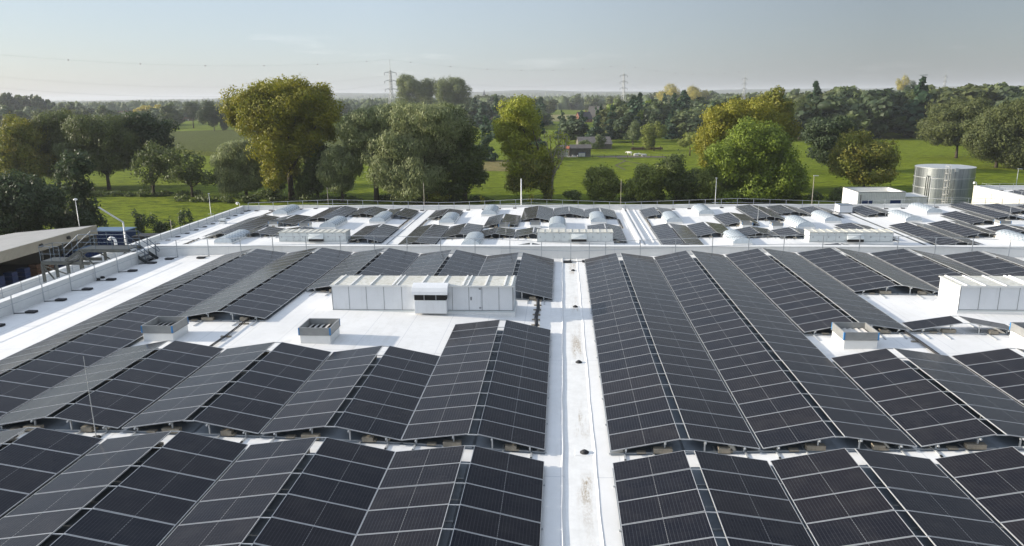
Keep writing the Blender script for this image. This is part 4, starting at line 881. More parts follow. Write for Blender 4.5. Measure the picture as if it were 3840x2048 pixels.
T = [
 ('golden_oak', 'large golden-brown autumn tree, tallest left of centre, leaning trunk behind the back railing', -66.7, 176.2, [(-7.0,23.1,5.4,4.0),(-1.2,25.3,5.2,3.1),(5.2,24.7,5.0,3.4),(2.5,19.5,7.0,4.5),(10.4,20.3,3.4,3.6),(-4.7,17.7,4.3,3.6),(-9.7,21.9,3.0,2.9),(-1.8,12.9,3.9,4.0),(3.9,12.8,4.3,3.6),(-1.5,8.0,3.1,3.4),(7.3,15.6,3.4,3.1),(-11.3,19.4,1.6,2.0),(-0.9,5.3,1.9,2.2)]),
 ('willow', 'tall grey-green forked willow between the golden tree and the huge willow', -44.2, 171.5, [(-3.1,17.6,3.3,3.3),(0.8,19.4,4.3,2.7),(4.6,19.4,3.3,2.9),(-1.3,14.8,4.3,3.3),(3.9,14.8,3.8,3.8),(-4.6,15.3,2.1,4.3),(1.7,10.7,3.3,2.9)]),
 ('willow', 'small grey-green willow under the forked willow, several thin stems', -52.6, 171.7, [(-0.9,10.2,2.7,2.7),(1.3,8.4,3.3,3.3),(-2.6,7.0,2.9,3.3),(3.4,10.2,1.9,2.9),(-0.4,4.4,2.7,2.5)]),
 ('alder', 'dark olive tree tucked under the right side of the golden tree', -59.4, 173.9, [(-0.2,10.1,2.9,3.9),(-0.6,5.3,3.4,3.4),(-2.7,3.4,2.4,2.4)]),
 ('willow', 'huge grey-green weeping willow, broadest crown at the middle', -31.9, 168.6, [(-3.0,17.6,5.1,4.2),(1.7,20.2,4.7,2.3),(-5.5,12.7,5.1,4.2),(1.5,14.9,5.6,4.7),(-6.3,7.2,4.5,4.2),(-0.6,7.6,5.1,4.7),(5.3,17.1,4.2,4.2),(-2.7,3.0,5.6,2.6),(3.5,19.3,3.7,2.8)]),
 ('alder', 'dark green tree merging with the right side of the huge willow', -22.7, 169.7, [(-3.2,18.8,3.6,3.0),(-0.5,14.7,4.2,4.2),(1.9,9.3,3.6,4.2),(-1.7,7.5,4.7,5.1),(3.3,6.5,2.1,2.8),(-1.8,2.8,3.7,2.6)]),
 ('willow', 'round grey-green willow left of the golden tree, standing in the meadow', -81.0, 182.4, [(0.1,11.0,4.6,2.9),(-2.4,7.5,4.1,3.6),(4.0,8.5,3.6,3.6),(0.5,4.5,5.1,3.6),(-3.8,4.0,2.6,3.1)]),
 ('alder', 'low dark bush-like tree at the foot of the golden tree', -70.2, 173.4, [(0.4,4.3,2.4,3.1),(-0.9,1.6,2.1,1.4)]),
 ('golden', 'bright yellow tree behind the thick white mast, light coming through it', -3.7, 174.8, [(-5.5,7.5,3.2,2.8),(-3.2,10.5,2.8,3.0),(-1.0,6.0,2.0,3.4),(-6.9,20.1,3.6,3.4),(-9.7,17.0,2.5,2.5),(-6.0,15.3,3.6,3.3),(-3.6,18.9,2.1,2.9),(-7.9,12.3,2.5,2.3),(-5.6,9.9,2.3,1.7),(-10.5,14.9,1.7,1.4)]),
 ('ivy', 'dark ivy-covered lower tree beneath the bright yellow tree', -3.3, 173.4, [(-4.5,6.1,4.0,3.6),(-7.4,4.4,2.5,2.5),(-0.6,5.1,1.7,3.4),(1.1,7.9,1.3,2.5),(-2.6,8.4,2.8,2.4),(-0.2,2.3,1.5,2.5)]),
 ('shrub', 'small olive shrub alone on the meadow right of the yellow tree', 9.8, 171.8, [(-0.1,4.8,3.5,2.8),(-1.2,2.3,3.1,2.1),(2.0,2.6,2.1,2.2)]),
 ('shrub', 'leafy shrub at the left end of the thicket before the ash tree', 19.9, 170.2, [(0.8,4.9,3.5,3.5),(-2.8,2.6,2.6,2.6),(-0.1,2.1,3.2,2.0)]),
 ('alder', 'dark slender tree sticking out of the thicket left of the ash tree', 26.3, 170.1, [(-1.1,6.2,3.2,3.7),(-1.2,8.0,2.0,2.0),(1.7,3.5,3.7,3.3)]),
 ('shrub', 'low shrubs directly left of the ash tree behind the back railing', 33.1, 170.0, [(-0.7,4.2,3.7,3.7),(-1.4,1.7,3.7,1.8)]),
 ('golden_oak', 'big rusty-gold tree right of centre, behind the green ash tree', 45.5, 190.0, [(0.6,18.9,5.3,4.3),(-4.1,16.2,5.1,4.3),(-7.8,12.1,3.6,4.6),(3.3,15.0,6.1,5.1),(-7.3,18.0,2.5,2.5),(-1.8,10.1,6.1,5.1),(-7.6,8.1,2.5,3.1)]),
 ('poplar_mix', 'tall yellowish poplar on the right shoulder of the rusty-gold tree', 57.0, 198.0, [(-2.5,21.4,4.0,3.8),(-0.2,17.6,3.2,4.2),(-1.4,12.5,4.2,4.7),(1.0,14.5,2.6,4.2)]),
 ('ash', 'broad fresh-green ash tree in front of the rusty-gold tree', 46.1, 171.7, [(-1.8,14.1,5.1,3.9),(-7.3,9.6,4.6,4.1),(1.1,9.6,5.1,4.6),(-4.4,6.0,6.4,4.1),(3.6,5.9,4.4,3.9),(-1.5,2.1,8.3,2.6),(6.4,4.1,2.6,2.6)]),
 ('dark_oak', 'dark oak standing on the right meadow left of the olive tree', 84.8, 236.4, [(-2.4,13.5,6.2,3.5),(-3.9,10.1,5.0,3.7),(1.2,10.1,5.6,4.4),(-2.5,5.0,3.7,3.5)]),
 ('olive', 'olive and yellow tree on the meadow before the dark oak, left of the tank', 74.6, 186.0, [(-2.1,10.1,4.9,3.9),(1.8,8.2,4.1,3.9),(-4.7,7.3,3.9,3.3),(0.4,4.1,5.9,2.8)]),
 ('willow_r', 'wide willow with a short visible trunk on the right meadow', 145.5, 282.9, [(-5.3,14.2,5.9,4.1),(0.1,15.5,6.6,4.9),(-1.9,9.8,8.8,4.7),(-7.1,8.5,4.1,4.1),(5.1,9.8,5.9,4.1)]),
 ('willow_r', 'dense willow right of the one with the visible trunk', 139.3, 246.1, [(-2.4,12.8,6.4,5.4),(3.3,15.2,6.1,5.4),(2.1,6.6,7.7,6.1),(-5.3,7.9,4.5,4.9)]),
 ('willow_r', 'willow cut by the right edge of the picture', 149.4, 241.6, [(-1.9,12.9,6.3,5.6),(-2.2,6.8,7.5,6.3),(3.4,9.2,5.6,5.6)]),
 ('golden_edge', 'golden-topped tree cut by the left edge of the picture', -151.8, 194.2, [(1.4,17.1,4.4,3.1),(4.1,13.4,5.8,4.7),(-1.7,9.6,5.6,5.3),(5.4,7.4,5.3,4.7),(0.2,4.1,6.7,4.0)]),
 ('willow_d', 'dark willow second from the left edge, behind the slender dark tree', -145.9, 203.2, [(2.9,17.5,5.8,3.8),(-0.5,11.7,5.2,5.2),(5.7,12.7,5.2,4.9),(2.2,6.2,4.6,4.2)]),
 ('willow_d', 'broad dark willow with a thick trunk on the left meadow', -127.5, 197.9, [(-0.5,16.0,6.7,3.9),(-4.6,12.1,5.8,4.7),(4.0,14.0,5.8,4.3),(5.5,9.6,4.7,4.7),(-1.8,7.7,5.4,4.0)]),
 ('dark_oak', 'dark oak behind the broad willow with a thick trunk', -118.2, 204.1, [(-4.2,16.8,5.2,3.5),(0.7,16.7,5.5,3.8),(3.6,13.6,3.7,4.4),(-1.4,10.3,5.5,4.8)]),
 ('alder_sparse', 'thin multi-stemmed alder right of the thick-trunked willow', -106.9, 184.6, [(1.6,10.3,3.4,2.9),(-0.0,6.4,3.4,3.8),(4.4,7.5,2.9,3.8)]),
 ('alder_sparse', 'sparse leaning alder left of the round meadow willow', -94.7, 181.2, [(-2.5,9.7,2.6,2.9),(1.4,7.7,2.9,3.4),(-1.0,4.9,3.4,2.7),(5.3,5.2,2.0,2.2)]),
 ('alder_d', 'slender dark tree rising before the left meadow beside the globe lamp', -90.1, 129.8, [(1.0,12.6,2.5,2.5),(0.4,9.0,2.8,3.0),(1.1,5.1,2.8,2.8),(0.9,2.1,3.1,2.1)]),
 ('hedge_d', 'very dark bush mass behind the grey shed, at the left edge', -94.1, 117.7, [(0.9,9.0,4.1,3.4),(4.8,6.9,3.8,3.3),(0.8,4.2,5.5,3.1)]),
 ('hedge_d', 'dark bush just right of the dark mass behind the grey shed', -90.5, 125.0, [(-0.8,4.4,4.0,2.9),(2.7,2.6,3.6,2.2)]),
 ('conifer_s', 'small upright conifer left of the bushy one beyond the walkway', -76.3, 125.0, [(0.4,2.8,1.2,2.3)]),
 ('conifer_s', 'bushy small conifer in the middle of three beyond the left parapet', -72.0, 124.3, [(0.3,2.6,1.9,2.1)]),
 ('conifer_s', 'narrow small conifer nearest the far left roof corner', -73.2, 135.7, [(0.2,1.9,1.2,1.9)]),
 ('conifer_s', 'low dark conifer behind the street light', -77.3, 120.6, [(0.2,1.6,2.1,1.5)]),
 ('poplar', 'pair-topped tall poplar just right of the nearest pylon', -148.4, 747.4, [(-4.6,32.5,12.1,11.3),(9.5,32.3,10.5,11.3),(-1.3,16.9,16.1,13.3)]),
 ('poplar', 'darker tall poplar second to the right of the nearest pylon', -107.3, 735.4, [(-11.0,27.0,7.1,15.0),(4.1,31.0,11.1,10.3),(3.6,14.6,12.7,13.0)]),
 ('dark_oak', 'dark far oak left of the golden-brown tree beyond the corn field', -260.0, 540.8, [(0.9,13.4,9.8,10.1),(7.3,10.4,6.6,8.9)]),
 ('dark_oak', 'smaller dark far oak beside the village, left of its larger twin', -334.8, 656.5, [(3.0,15.5,9.1,9.4)]),
 ('poplar_gold', 'tall golden poplar rising above the far right wood', 481.5, 1098.3, [(-3.2,29.1,9.0,14.7)]),
 ('dark_oak', 'dark companion tree right of the tall golden poplar in the far right wood', 493.4, 1090.6, [(-3.5,26.2,7.9,11.2)]),
 ('golden_far', 'golden far tree above the middle wood, left of a similar pair', 152.3, 1084.3, [(-0.8,21.6,15.4,12.5)]),
 ('golden_far', 'golden far tree above the middle wood, right of a similar pair', 188.3, 1065.4, [(-1.1,22.8,14.0,13.4)]),
 ('conifer', 'dark conifer behind the yellow tree, left one on the horizon side', -38.9, 442.7, [(0.2,11.2,6.7,11.4)]),
 ('conifer', 'dark conifer left of the yellow tree, nearer the meadow', -29.5, 284.3, [(0.2,7.6,4.6,7.7)]),
 ('conifer', 'dark conifer directly behind the top of the yellow tree', -30.2, 454.4, [(0.1,10.8,6.1,9.8)]),
 ('conifer', 'conifer just left of the brick house', 11.6, 426.7, [(-0.1,7.2,6.4,7.3)]),
 ('conifer', 'conifer hiding the right part of the brick house', 19.2, 417.7, [(-0.1,8.1,5.4,8.0)]),
 ('conifer', 'conifer left of the grey round tree', 28.4, 424.1, [(-0.2,8.4,6.8,8.6)]),
 ('conifer', 'conifer immediately right of the yellow tree', 0.3, 428.4, [(-0.0,7.2,5.5,7.8)]),
 ('round', 'grey-brown round tree beside the cattle', 35.4, 374.2, [(-0.2,7.1,4.2,4.8),(-0.5,3.7,3.6,2.4)]),
 ('round_g', 'bright green round tree right of the cattle', 40.6, 329.9, [(-0.2,6.9,4.7,4.9),(-1.9,4.3,3.2,3.2)]),
 ('round_g', 'small spreading orchard tree right of the bright green round one', 51.6, 302.4, [(-0.3,5.9,4.5,3.2)]),
 ('pine', 'tall pine with a bare trunk, left of two', 74.8, 469.3, [(-0.5,11.7,4.0,4.5)]),
 ('pine', 'tall pine with a bare trunk, right of two', 81.0, 468.2, [(-0.5,12.1,4.2,4.5)]),
 ('conifer', 'dark conifer right behind the dead branches of the yellow tree', -8.4, 291.8, [(-0.8,9.3,4.7,8.7)]),
 ('shrub', 'dark shrub left of the tiled white shed doors', 2.6, 294.7, [(-5.5,2.1,2.4,1.9)]),
 ('alder', 'pale mixed trees behind the right meadow beside a small hut', 127.5, 409.2, [(1.1,12.6,7.5,8.6),(6.5,10.4,5.4,8.1)]),
 ('shrub_y', 'yellow-flowering bushes under the huge willow behind the railing', -29.6, 168.6, [(0.5,1.6,3.3,1.3)]),
 ('shrub_y', 'little yellow sapling behind the railing left of the mast', -18.5, 168.3, [(0.0,0.9,0.7,1.1)]),
 ('shrub_y', 'little yellow sapling behind the railing touching the thick mast', -7.2, 168.1, [(0.0,1.1,0.7,1.1)]),
 ('shrub_d', 'dark bush left of the white box building', 62.3, 168.1, [(-0.1,1.6,2.2,1.6)]),
 ('shrub_d', 'dark low shrub between the yellow tree and the olive shrub', 2.5, 170.6, [(-0.0,1.5,2.3,1.3)]),
 ('shrub_f', 'shrub growing in front of the old barn roof, left one', 10.3, 343.1, [(-0.4,2.5,2.6,2.0)]),
 ('shrub_f', 'green shrub at the right end of the old barn', 16.4, 337.4, [(0.3,3.6,2.7,2.9)]),
 ('shrub_f', 'low shrub between the barn and the grey shed', 13.6, 332.7, [(-0.4,1.8,2.9,1.6)]),
]
for i, (kind, lab, x, y, lobes) in enumerate(T):
    cat = 'bush' if kind in ('shrub', 'hedge_d', 'shrub_y', 'shrub_d', 'shrub_f') else 'tree'
    tree(kind, lab, x, y, lobes, i, cat)
# bare branching tree beside the yellow one
t = thing('bare_tree', 'pale leafless branching tree between the yellow tree and the dark conifers', 'tree', (-2.6, 171.5, G)); a = MB(); R = random.Random(5)
def limb(p, d, l, r, n):
    q = p+d*l; a.tube([p, (p+q)/2+Vector((R.uniform(-.1, .1), R.uniform(-.1, .1), 0))*l*.3, q], [r, r*.85, r*.65], 6)
    if n:
        for k in range(3 if n > 2 else 2): limb(q, (d+Vector((R.uniform(-.55, .55), R.uniform(-.4, .4), R.uniform(.0, .45)))).normalized(), l*R.uniform(.62, .8), r*.62, n-1)
limb(Vector((0, 0, 0)), Vector((.08, 0, 1)), 5.6, .34, 4); a.build('trunk', M['bark_pale'], t, True)
rng = np.random.default_rng(9); cen = np.array([v for v in a.v if v[2] > 9]); cen = cen[rng.integers(0, len(cen), 260)]+rng.normal(0, .3, (260, 3)); nn = unit(rng, 260); ax = np.cross(nn, unit(rng, 260))
o = bpy.data.objects.new('crown', quads_mesh('crown', cen, ax*.22, nn*.2, LM['golden'])); C.objects.link(o); o.parent = t

# far individual trees: one mesh per kind of crown, copied
protos = []
for i, (mat, shp) in enumerate((('mid', 'b'), ('dark', 'b'), ('poplar', 'p'), ('conifer', 'c'), ('mid', 'w'), ('willow_r', 'b'), ('ash', 'b'), ('gold_far', 'b'), ('dark', 'w'))):
    rng = np.random.default_rng(i+40); R = random.Random(i)
    if shp == 'c': L = [(0, 0, .18+.8*k/5*.95, .24*(1-k/5.4), .24*(1-k/5.4), .12) for k in range(6)]
    elif shp == 'p': L = [(R.uniform(-.05, .05), R.uniform(-.05, .05), .2+.17*k, .17, .17, .14) for k in range(5)]
    else:
        k_ = .36 if shp == 'b' else .5
        L = [(R.uniform(-1, 1)*k_*.55, R.uniform(-1, 1)*k_*.55, R.uniform(.3, .8), .22, .22, .19) for _ in range(8)]+[(0, 0, .5, .28, .28, .3), (0, 0, .2, .25, .25, .18)]
    cen, ax, ay = leaf_cloud(L, .062, 1.0, rng, .2, 0, 5, .5, .12)
    me = quads_mesh('crown', cen, ax, ay, LM[mat], ell_core(L, .72, rng)); protos.append(me)
def ratio(xd): return math.tan(math.radians(-4)+math.atan((xd-1288)/1836))
BANDS = [(1400, 1990, 388, 430, 15, 12, 17, (1, 3, 1, 0), 'directly behind the barn and round trees', 'dark tree'), (2010, 2600, 400, 520, 44, 20, 29, (1, 0, 8, 4, 1, 3, 5), 'in the wood behind the right meadow', 'dark green tree'), (1960, 2600, 540, 1000, 40, 20, 29, (0, 1, 4, 5, 0), 'deep in the right-hand wood', 'grey-green tree'),
 (1500, 1990, 430, 640, 48, 16, 24, (1, 3, 0, 4, 3, 5, 6), 'in the mixed wood behind the cattle', 'tree'), (1190, 1400, 520, 700, 18, 16, 23, (3, 1, 0), 'behind the yellow tree before the horizon', 'dark tree'), (1200, 1960, 1020, 1350, 36, 20, 29, (0, 5, 4, 0), 'along the hazy middle skyline', 'pale hazy tree'),
 (0, 560, 620, 1100, 52, 14, 22, (0, 1, 4, 5, 7, 0), 'round the left-hand village', 'hazy tree'), (560, 1200, 560, 1200, 36, 15, 23, (0, 1, 4, 0), 'behind the golden tree and willows', 'hazy tree')]
HOUSES = [(-497, 874), (-518, 961), (-578, 981), (-640, 960), (-450, 860), (-364, 660), (18, 700), (32, 770), (43, 708), (-540, 905), (-610, 1010), (-480, 820)]
R = random.Random(11)
for (xa, xb, y0, y1, n, h0, h1, ps, where, what) in BANDS:
    k = 0; tries = 0; done = []
    while k < n and tries < 4000:
        tries += 1; yy = y0+(y1-y0)*R.random()**1.2; xx = ratio(R.uniform(xa, xb))*yy
        if any(abs(xx-hx) < 16 and -60 < yy-hy < 12 for hx, hy in HOUSES): continue
        if any((xx-a_)**2+(yy-b_)**2 < (h0*.42)**2 for a_, b_ in done): continue
        if -60 < xx < 110 and 725 < yy < 1010: continue
        if -330 < xx < -95 and yy < 705: continue
        done.append((xx, yy)); pi = R.choice(ps); h = R.uniform(h0, h1)*(1.1 if pi in (2, 3) else 1)
        o = bpy.data.objects.new('far_tree', protos[pi]); C.objects.link(o); wd = h*R.uniform(1.05, 1.65)*(1.0 if pi != 2 else .8)
        o.location = (xx, yy, G); o.scale = (wd, wd, h); o.rotation_euler = (0, 0, R.uniform(0, 6.28))
        tag(o, 'one %s of many %s' % (what, where), 'tree', 'trees %s' % where); k += 1

R = random.Random(21)
for k in range(26):
    o = bpy.data.objects.new('far_tree', protos[(2, 0, 2, 1)[k % 4]]); C.objects.link(o); f = k/25; xx = -668+92*f+R.uniform(-3, 3); h = (24+11*math.sin(min(1, f*1.25+.22)*math.pi)**.5)*R.uniform(.92, 1.05)
    o.location = (xx, 850+R.uniform(-14, 14), G); o.scale = (h*.62, h*.62, h); o.rotation_euler = (0, 0, R.uniform(0, 6)); tag(o, 'one tall poplar in the long line on the left horizon', 'tree', 'poplar line on the left horizon')
# the far woodland beyond them reads as one mass
rng = np.random.default_rng(77); vs, fs = [], []; b = 0; nu, nv = 7, 4
U = np.linspace(0, 2*math.pi, nu, endpoint=False); Tt = np.linspace(.15, math.pi*.56, nv)
for i in range(9000):
    yy = 1150+4600*rng.random()**1.5; xx = rng.uniform(-.95, .75)*yy
    if -70 < xx < 120 and yy < 1300: continue
    if math.sin(xx/310+yy/520)+math.sin(yy/190-xx/800) > 1.25: continue
    t_ = max(0, min(1, (yy-4200)/2880))**1.3*62; gz = G+(ridge(xx, t_) if yy > 4200 else 0)
    s = rng.uniform(.7, 1.35)*(1+yy/9000); r = 9*s; h = rng.uniform(14, 24)
    T_, U_ = np.meshgrid(Tt, U, indexing='ij'); j = rng.uniform(.8, 1.15, T_.shape)
    vs.append(np.stack([xx+r*j*np.sin(T_)*np.cos(U_), yy+r*j*np.sin(T_)*np.sin(U_), gz+h*j*(np.cos(T_)*.8+.2)], -1).reshape(-1, 3))
    for p in range(nv-1):
        for q in range(nu): fs.append((b+p*nu+q, b+(p+1)*nu+q, b+(p+1)*nu+(q+1) % nu, b+p*nu+(q+1) % nu))
    b += nu*nv
VV = np.vstack(vs); FF = np.array(fs)
me = quads_mesh('woodland', np.zeros((0, 3)), np.zeros((0, 3)), np.zeros((0, 3)), LM['mid'], (VV, FF)); o = bpy.data.objects.new('woodland', me); C.objects.link(o); tag(o, 'hazy bluish woodland stretching to the horizon', 'woodland', None, 'stuff')
# undergrowth along the ditch line under the belt of trees
rng = np.random.default_rng(5); L = []
for k in range(70): x = -165+k*4.0+rng.uniform(-1, 1); y = 172+.0*(x)+(12 if x < -95 else 0)+rng.uniform(-1.5, 1.5); L.append((x, y, .5, 2.3, 1.6, rng.uniform(.6, 1.5))) if not (-16 < x < 5 or 2 < x < 12) else None
cen, ax, ay = leaf_cloud(L, .35, .7, rng, 0, 0, 4, .6, .2); keep = cen[:, 2] > .05; me = quads_mesh('undergrowth', cen[keep], ax[keep], ay[keep], LM['alder']); o = bpy.data.objects.new('undergrowth', me); C.objects.link(o); o.location = (0, 0, G); tag(o, 'dark undergrowth along the ditch below the row of trees', 'undergrowth', None, 'stuff')

# ------------------------------------------------------------------ houses, barns
def house(label, x, y, w_, d_, hw, hr, rz, wall, roof, cat='house', name='house', win=True):
    t = thing(name, label, cat, (x, y, G), rz); a = MB(); a.box(-w_/2, w_/2, -d_/2, d_/2, 0, hw)
    for s in (-1, 1): a.face([(s*w_/2, -d_/2, hw), (s*w_/2, d_/2, hw), (s*w_/2, 0, hw+hr-.1)])
    a.build('wall', M[wall], t); a = MB(); e = .4
    for s in (-1, 1):
        a.face([(-w_/2-e, s*(d_/2+e), hw-hr*e/(d_/2)), (w_/2+e, s*(d_/2+e), hw-hr*e/(d_/2)), (w_/2+e, 0, hw+hr), (-w_/2-e, 0, hw+hr)])
        a.face([(-w_/2-e, s*(d_/2+e), hw-hr*e/(d_/2)-.15), (w_/2+e, s*(d_/2+e), hw-hr*e/(d_/2)-.15), (w_/2+e, s*(d_/2+e), hw-hr*e/(d_/2)), (-w_/2-e, s*(d_/2+e), hw-hr*e/(d_/2))])
    r = a.build('roof', M[roof], t)
    if win:
        a = MB(); a.box(w_*.2-.4, w_*.2+.4, -.4, .4, hw+hr*.7, hw+hr+1.0); c = a.build('chimney', M[wall], t); c.parent = r
        for k in (-.3, 0, .3):
            a = MB(); a.box(w_*k-.7, w_*k+.7, -d_/2-.06, -d_/2-.002, 1.0, 2.3); f = a.build('window', M['white'], t); a = MB(); a.box(w_*k-.55, w_*k+.55, -d_/2-.09, -d_/2-.061, 1.12, 2.18); g = a.build('pane', M['glass'], f)
        a = MB(); a.box(-w_*.15-.5, -w_*.15+.5, -d_/2-.06, -d_/2-.002, 0, 2.1); a.build('door', M['white'], t)
    return t
house('dark-roofed brick house with its gable to the left, in the trees beyond the cattle', 20, 702, 13, 10, 3.6, 6.0, .5, 'brick', 'tile')
house('pale steep roof behind the brick house', 33, 772, 11, 11, 5, 8.5, -.3, 'oldwall', 'oldroof')
house('low house with a faded orange roof right of the brick house', 43, 708, 9, 8, 2.6, 4.2, 0, 'brick', 'tile_red')
for i, (x, y, w_, rz, rf, lab) in enumerate(((-497, 874, 24, .3, 'tile_red', 'wide red-roofed village house right of two dark roofs'), (-470, 905, 15, 1.2, 'tile', 'tall brick village house with pale windows, rightmost'), (-545, 905, 20, .1, 'tile_red', 'long village roof behind the wide red one'), (-578, 950, 18, 1.0, 'tile', 'steep dark hipped village roof in the middle'), (-640, 960, 16, .2, 'tile_red', 'village house left of the wooden double pole'), (-690, 900, 15, .9, 'tile', 'leftmost gabled village house under the poplar line'), (-655, 850, 14, 0, 'tile', 'village house with white windows near the left edge'))):
    house(lab, x, y, w_, 12, 5.5, 7.0, rz, 'brick', rf)
t = thing('field_shelter', 'long open shed with a pale flat roof before the village', 'shed', (-364, 661, G), .35); a = MB(); a.box(-10, 10, -4, 4, 4.3, 4.6); a.build('roof', M['slat'], t); a = MB(); a.box(-9.8, 9.8, 3.6, 3.8, 0, 4.29); a.box(-9.8, -9.6, -3.8, 3.6, 0, 4.29); a.box(9.6, 9.8, -3.8, 3.6, 0, 4.29); a.build('wall', M['greycorr'], t)
for x in (-4, 0, 4): a = MB(); a.box(x-.2, x+.2, -3.8, -3.5, 0, 4.29); a.build('post', M['slat'], t)
house('old barn with a long sagging grey roof behind the cattle sheds', 15, 356, 15, 22, 2.3, 2.8, .05, 'oldwall', 'oldroof', 'barn', 'barn', False)
house('low grey-walled shed right of the white shed doors', 7.2, 304, 8.6, 7, 3.6, 1.2, .04, 'oldwall', 'oldroof', 'shed', 'shed', False)
t = thing('shed', 'small shed with a white gridded door front and a rusty roof patch', 'shed', (.3, 301, G)); a = MB(); a.box(-2.4, 2.4, -2, 3, 0, 3.4); a.build('wall', M['oldwall'], t); a = MB(); a.face([(-2.6, -2.3, 3.42), (2.6, -2.3, 3.42), (2.6, 3.2, 4.6), (-2.6, 3.2, 4.6)]); a.build('roof', M['oldroof'], t)
a = MB(); a.face([(.6, -2.32, 3.47), (2.6, -2.32, 3.47), (2.9, 1.5, 4.3), (1.4, 1.5, 4.3)]); a.build('rusty_sheet', M['rust'], t); a = MB()
for i in range(4):
    for j in range(3): a.box(-2.25+i*1.12, -2.25+i*1.12+1.0, -2.06, -2.002, .25+j*1.0, .25+j*1.0+.88)
a.build('door', M['slat'], t)
t = thing('horse_box', 'pale blue-framed box standing before the grey shed', 'trailer', (8.0, 298.6, G)); a = MB(); a.box(-1.5, 1.5, -.6, .6, .2, 1.9); a.build('body', M['blue'], t); a = MB(); a.box(-1.3, 1.3, -.65, -.605, .35, 1.75); a.build('panel', M['slat'], t)
t = thing('junk_heap', 'heap of white scrap in front of the grey shed', 'scrap'); t.location = (4.4, 298.4, G); a = MB()
for k in range(9): x = -1.8+k*.42; a.bar((x, 0, .1), (x+R.uniform(-.5, .6), .3, R.uniform(.4, 1.0)), .25, .12)
a.build('boards', M['slat'], t)
house('tiny brown hut at the edge of the wood behind the right meadow', 153, 408, 4, 3.5, 2.6, 1.4, 0, 'brick', 'tile', 'hut', 'hut', False)
t = thing('feed_trough', 'long low feed rack behind the cattle', 'trough', (38, 335, G)); a = MB(); a.box(-7, 7, -.6, .6, .3, 1.2); a.build('rack', M['brownbox'], t); a = MB()
for x in (-6, -2, 2, 6): a.box(x-.1, x+.1, -.7, .7, 0, 1.8)
a.build('posts', M['bark'], t)
t = thing('church', 'tiny pale church spire on the hazy horizon', 'church', (-290, 2790, G)); a = MB(); a.box(-5, 5, -5, 5, 0, 30); a.build('tower', M['slat'], t); a = MB()
for k in range(4): c = [(-5, -5), (5, -5), (5, 5), (-5, 5)]; (xa, ya_), (xb, yb_) = c[k], c[(k+1) % 4]; a.face([(xa, ya_, 30), (xb, yb_, 30), (0, 0, 52)])
a.build('spire', M['tile'], t); a = MB(); a.box(5, 30, -6, 6, 0, 15); a.build('nave', M['slat'], t)
t = thing('white_cottage', 'small white cottage right of the dark poplar', 'house', (-62, 640, G)); a = MB(); a.box(-4, 4, -4, 4, 0, 5.4); a.build('wall', M['slat'], t); a = MB()
for s in (-1, 1): a.face([(-4.3, s*4.3, 5.3), (4.3, s*4.3, 5.3), (4.3, 0, 7.6), (-4.3, 0, 7.6)])
a.build('roof', M['tile_red'], t)
def cow(label, x, y, rz, lying):
    t = thing('cow', label, 'cow', (x, y, G), rz); a = MB(); z = .62 if lying else 1.15
    a.tube([(-1.15, 0, z+.05), (-.95, 0, z), (-.4, 0, z-.03), (.3, 0, z), (.75, 0, z+.08), (1.05, 0, z+.15)], [.12, .36, .42, .42, .36, .22], 12)
    a.tube([(.9, 0, z+.15), (1.25, 0, z+(.25 if not lying else .4)), (1.55, .05, z+(.05 if not lying else .35)), (1.75, .06, z+(-.08 if not lying else .25))], [.24, .19, .17, .10], 10)
    for sx in (-.8, .65):
        for sy in (-.22, .22):
            if lying: a.tube([(sx, sy*1.3, .45), (sx+.25, sy*1.9, .15), (sx-.25, sy*2.1, .10)], [.15, .10, .07], 7)
            else: a.tube([(sx, sy, z-.1), (sx+.03, sy, z*.5), (sx, sy, .02)], [.15, .09, .07], 7)
    a.tube([(-1.12, 0, z+.15), (-1.22, 0, z-.1), (-1.2, 0, max(.1, z-.65))], [.05, .03, .05], 5)
    for sy in (-.2, .2): a.tube([(1.35, sy*.5, z+.3), (1.33, sy*1.6, z+.32)], [.06, .03], 5)
    a.build('body', M['cow'], t, True)
cow('white cow standing at the left of the herd by the barn', 27.8, 307, 2.7, False); cow('white-grey cow lying in the middle of the herd', 30.2, 303.5, .4, True); cow('bright white cow lying at the right of the herd', 33.0, 301, 3.3, True)
t = thing('field_fence', 'thin wire fence below the cattle and barns', 'fence', (0, 295.5, G))
for k in range(16): a = MB(); a.box(-20+k*4.6-.06, -20+k*4.6+.06, -.06, .06, 0, 1.3); a.build('post', M['bark'], t)
a = MB()
for z in (.5, 1.1): a.tube([(-20, 0, z), (49, 0, z)], .015, 4)
a.build('wire', M['galv'], t)
t = thing('wooden_double_pole', 'wooden H-shaped power pole over the left willows', 'pole', (-303, 500, G))
for x in (-1.1, 1.1): a = MB(); a.tube([(x, 0, 0), (x*.9, 0, 16.4)], [.2, .15], 7); a.build('post', M['bark_pale'], t)
a = MB(); a.box(-2.6, 2.6, -.15, .15, 16.2, 16.5); a.build('crossarm', M['slat'], t)

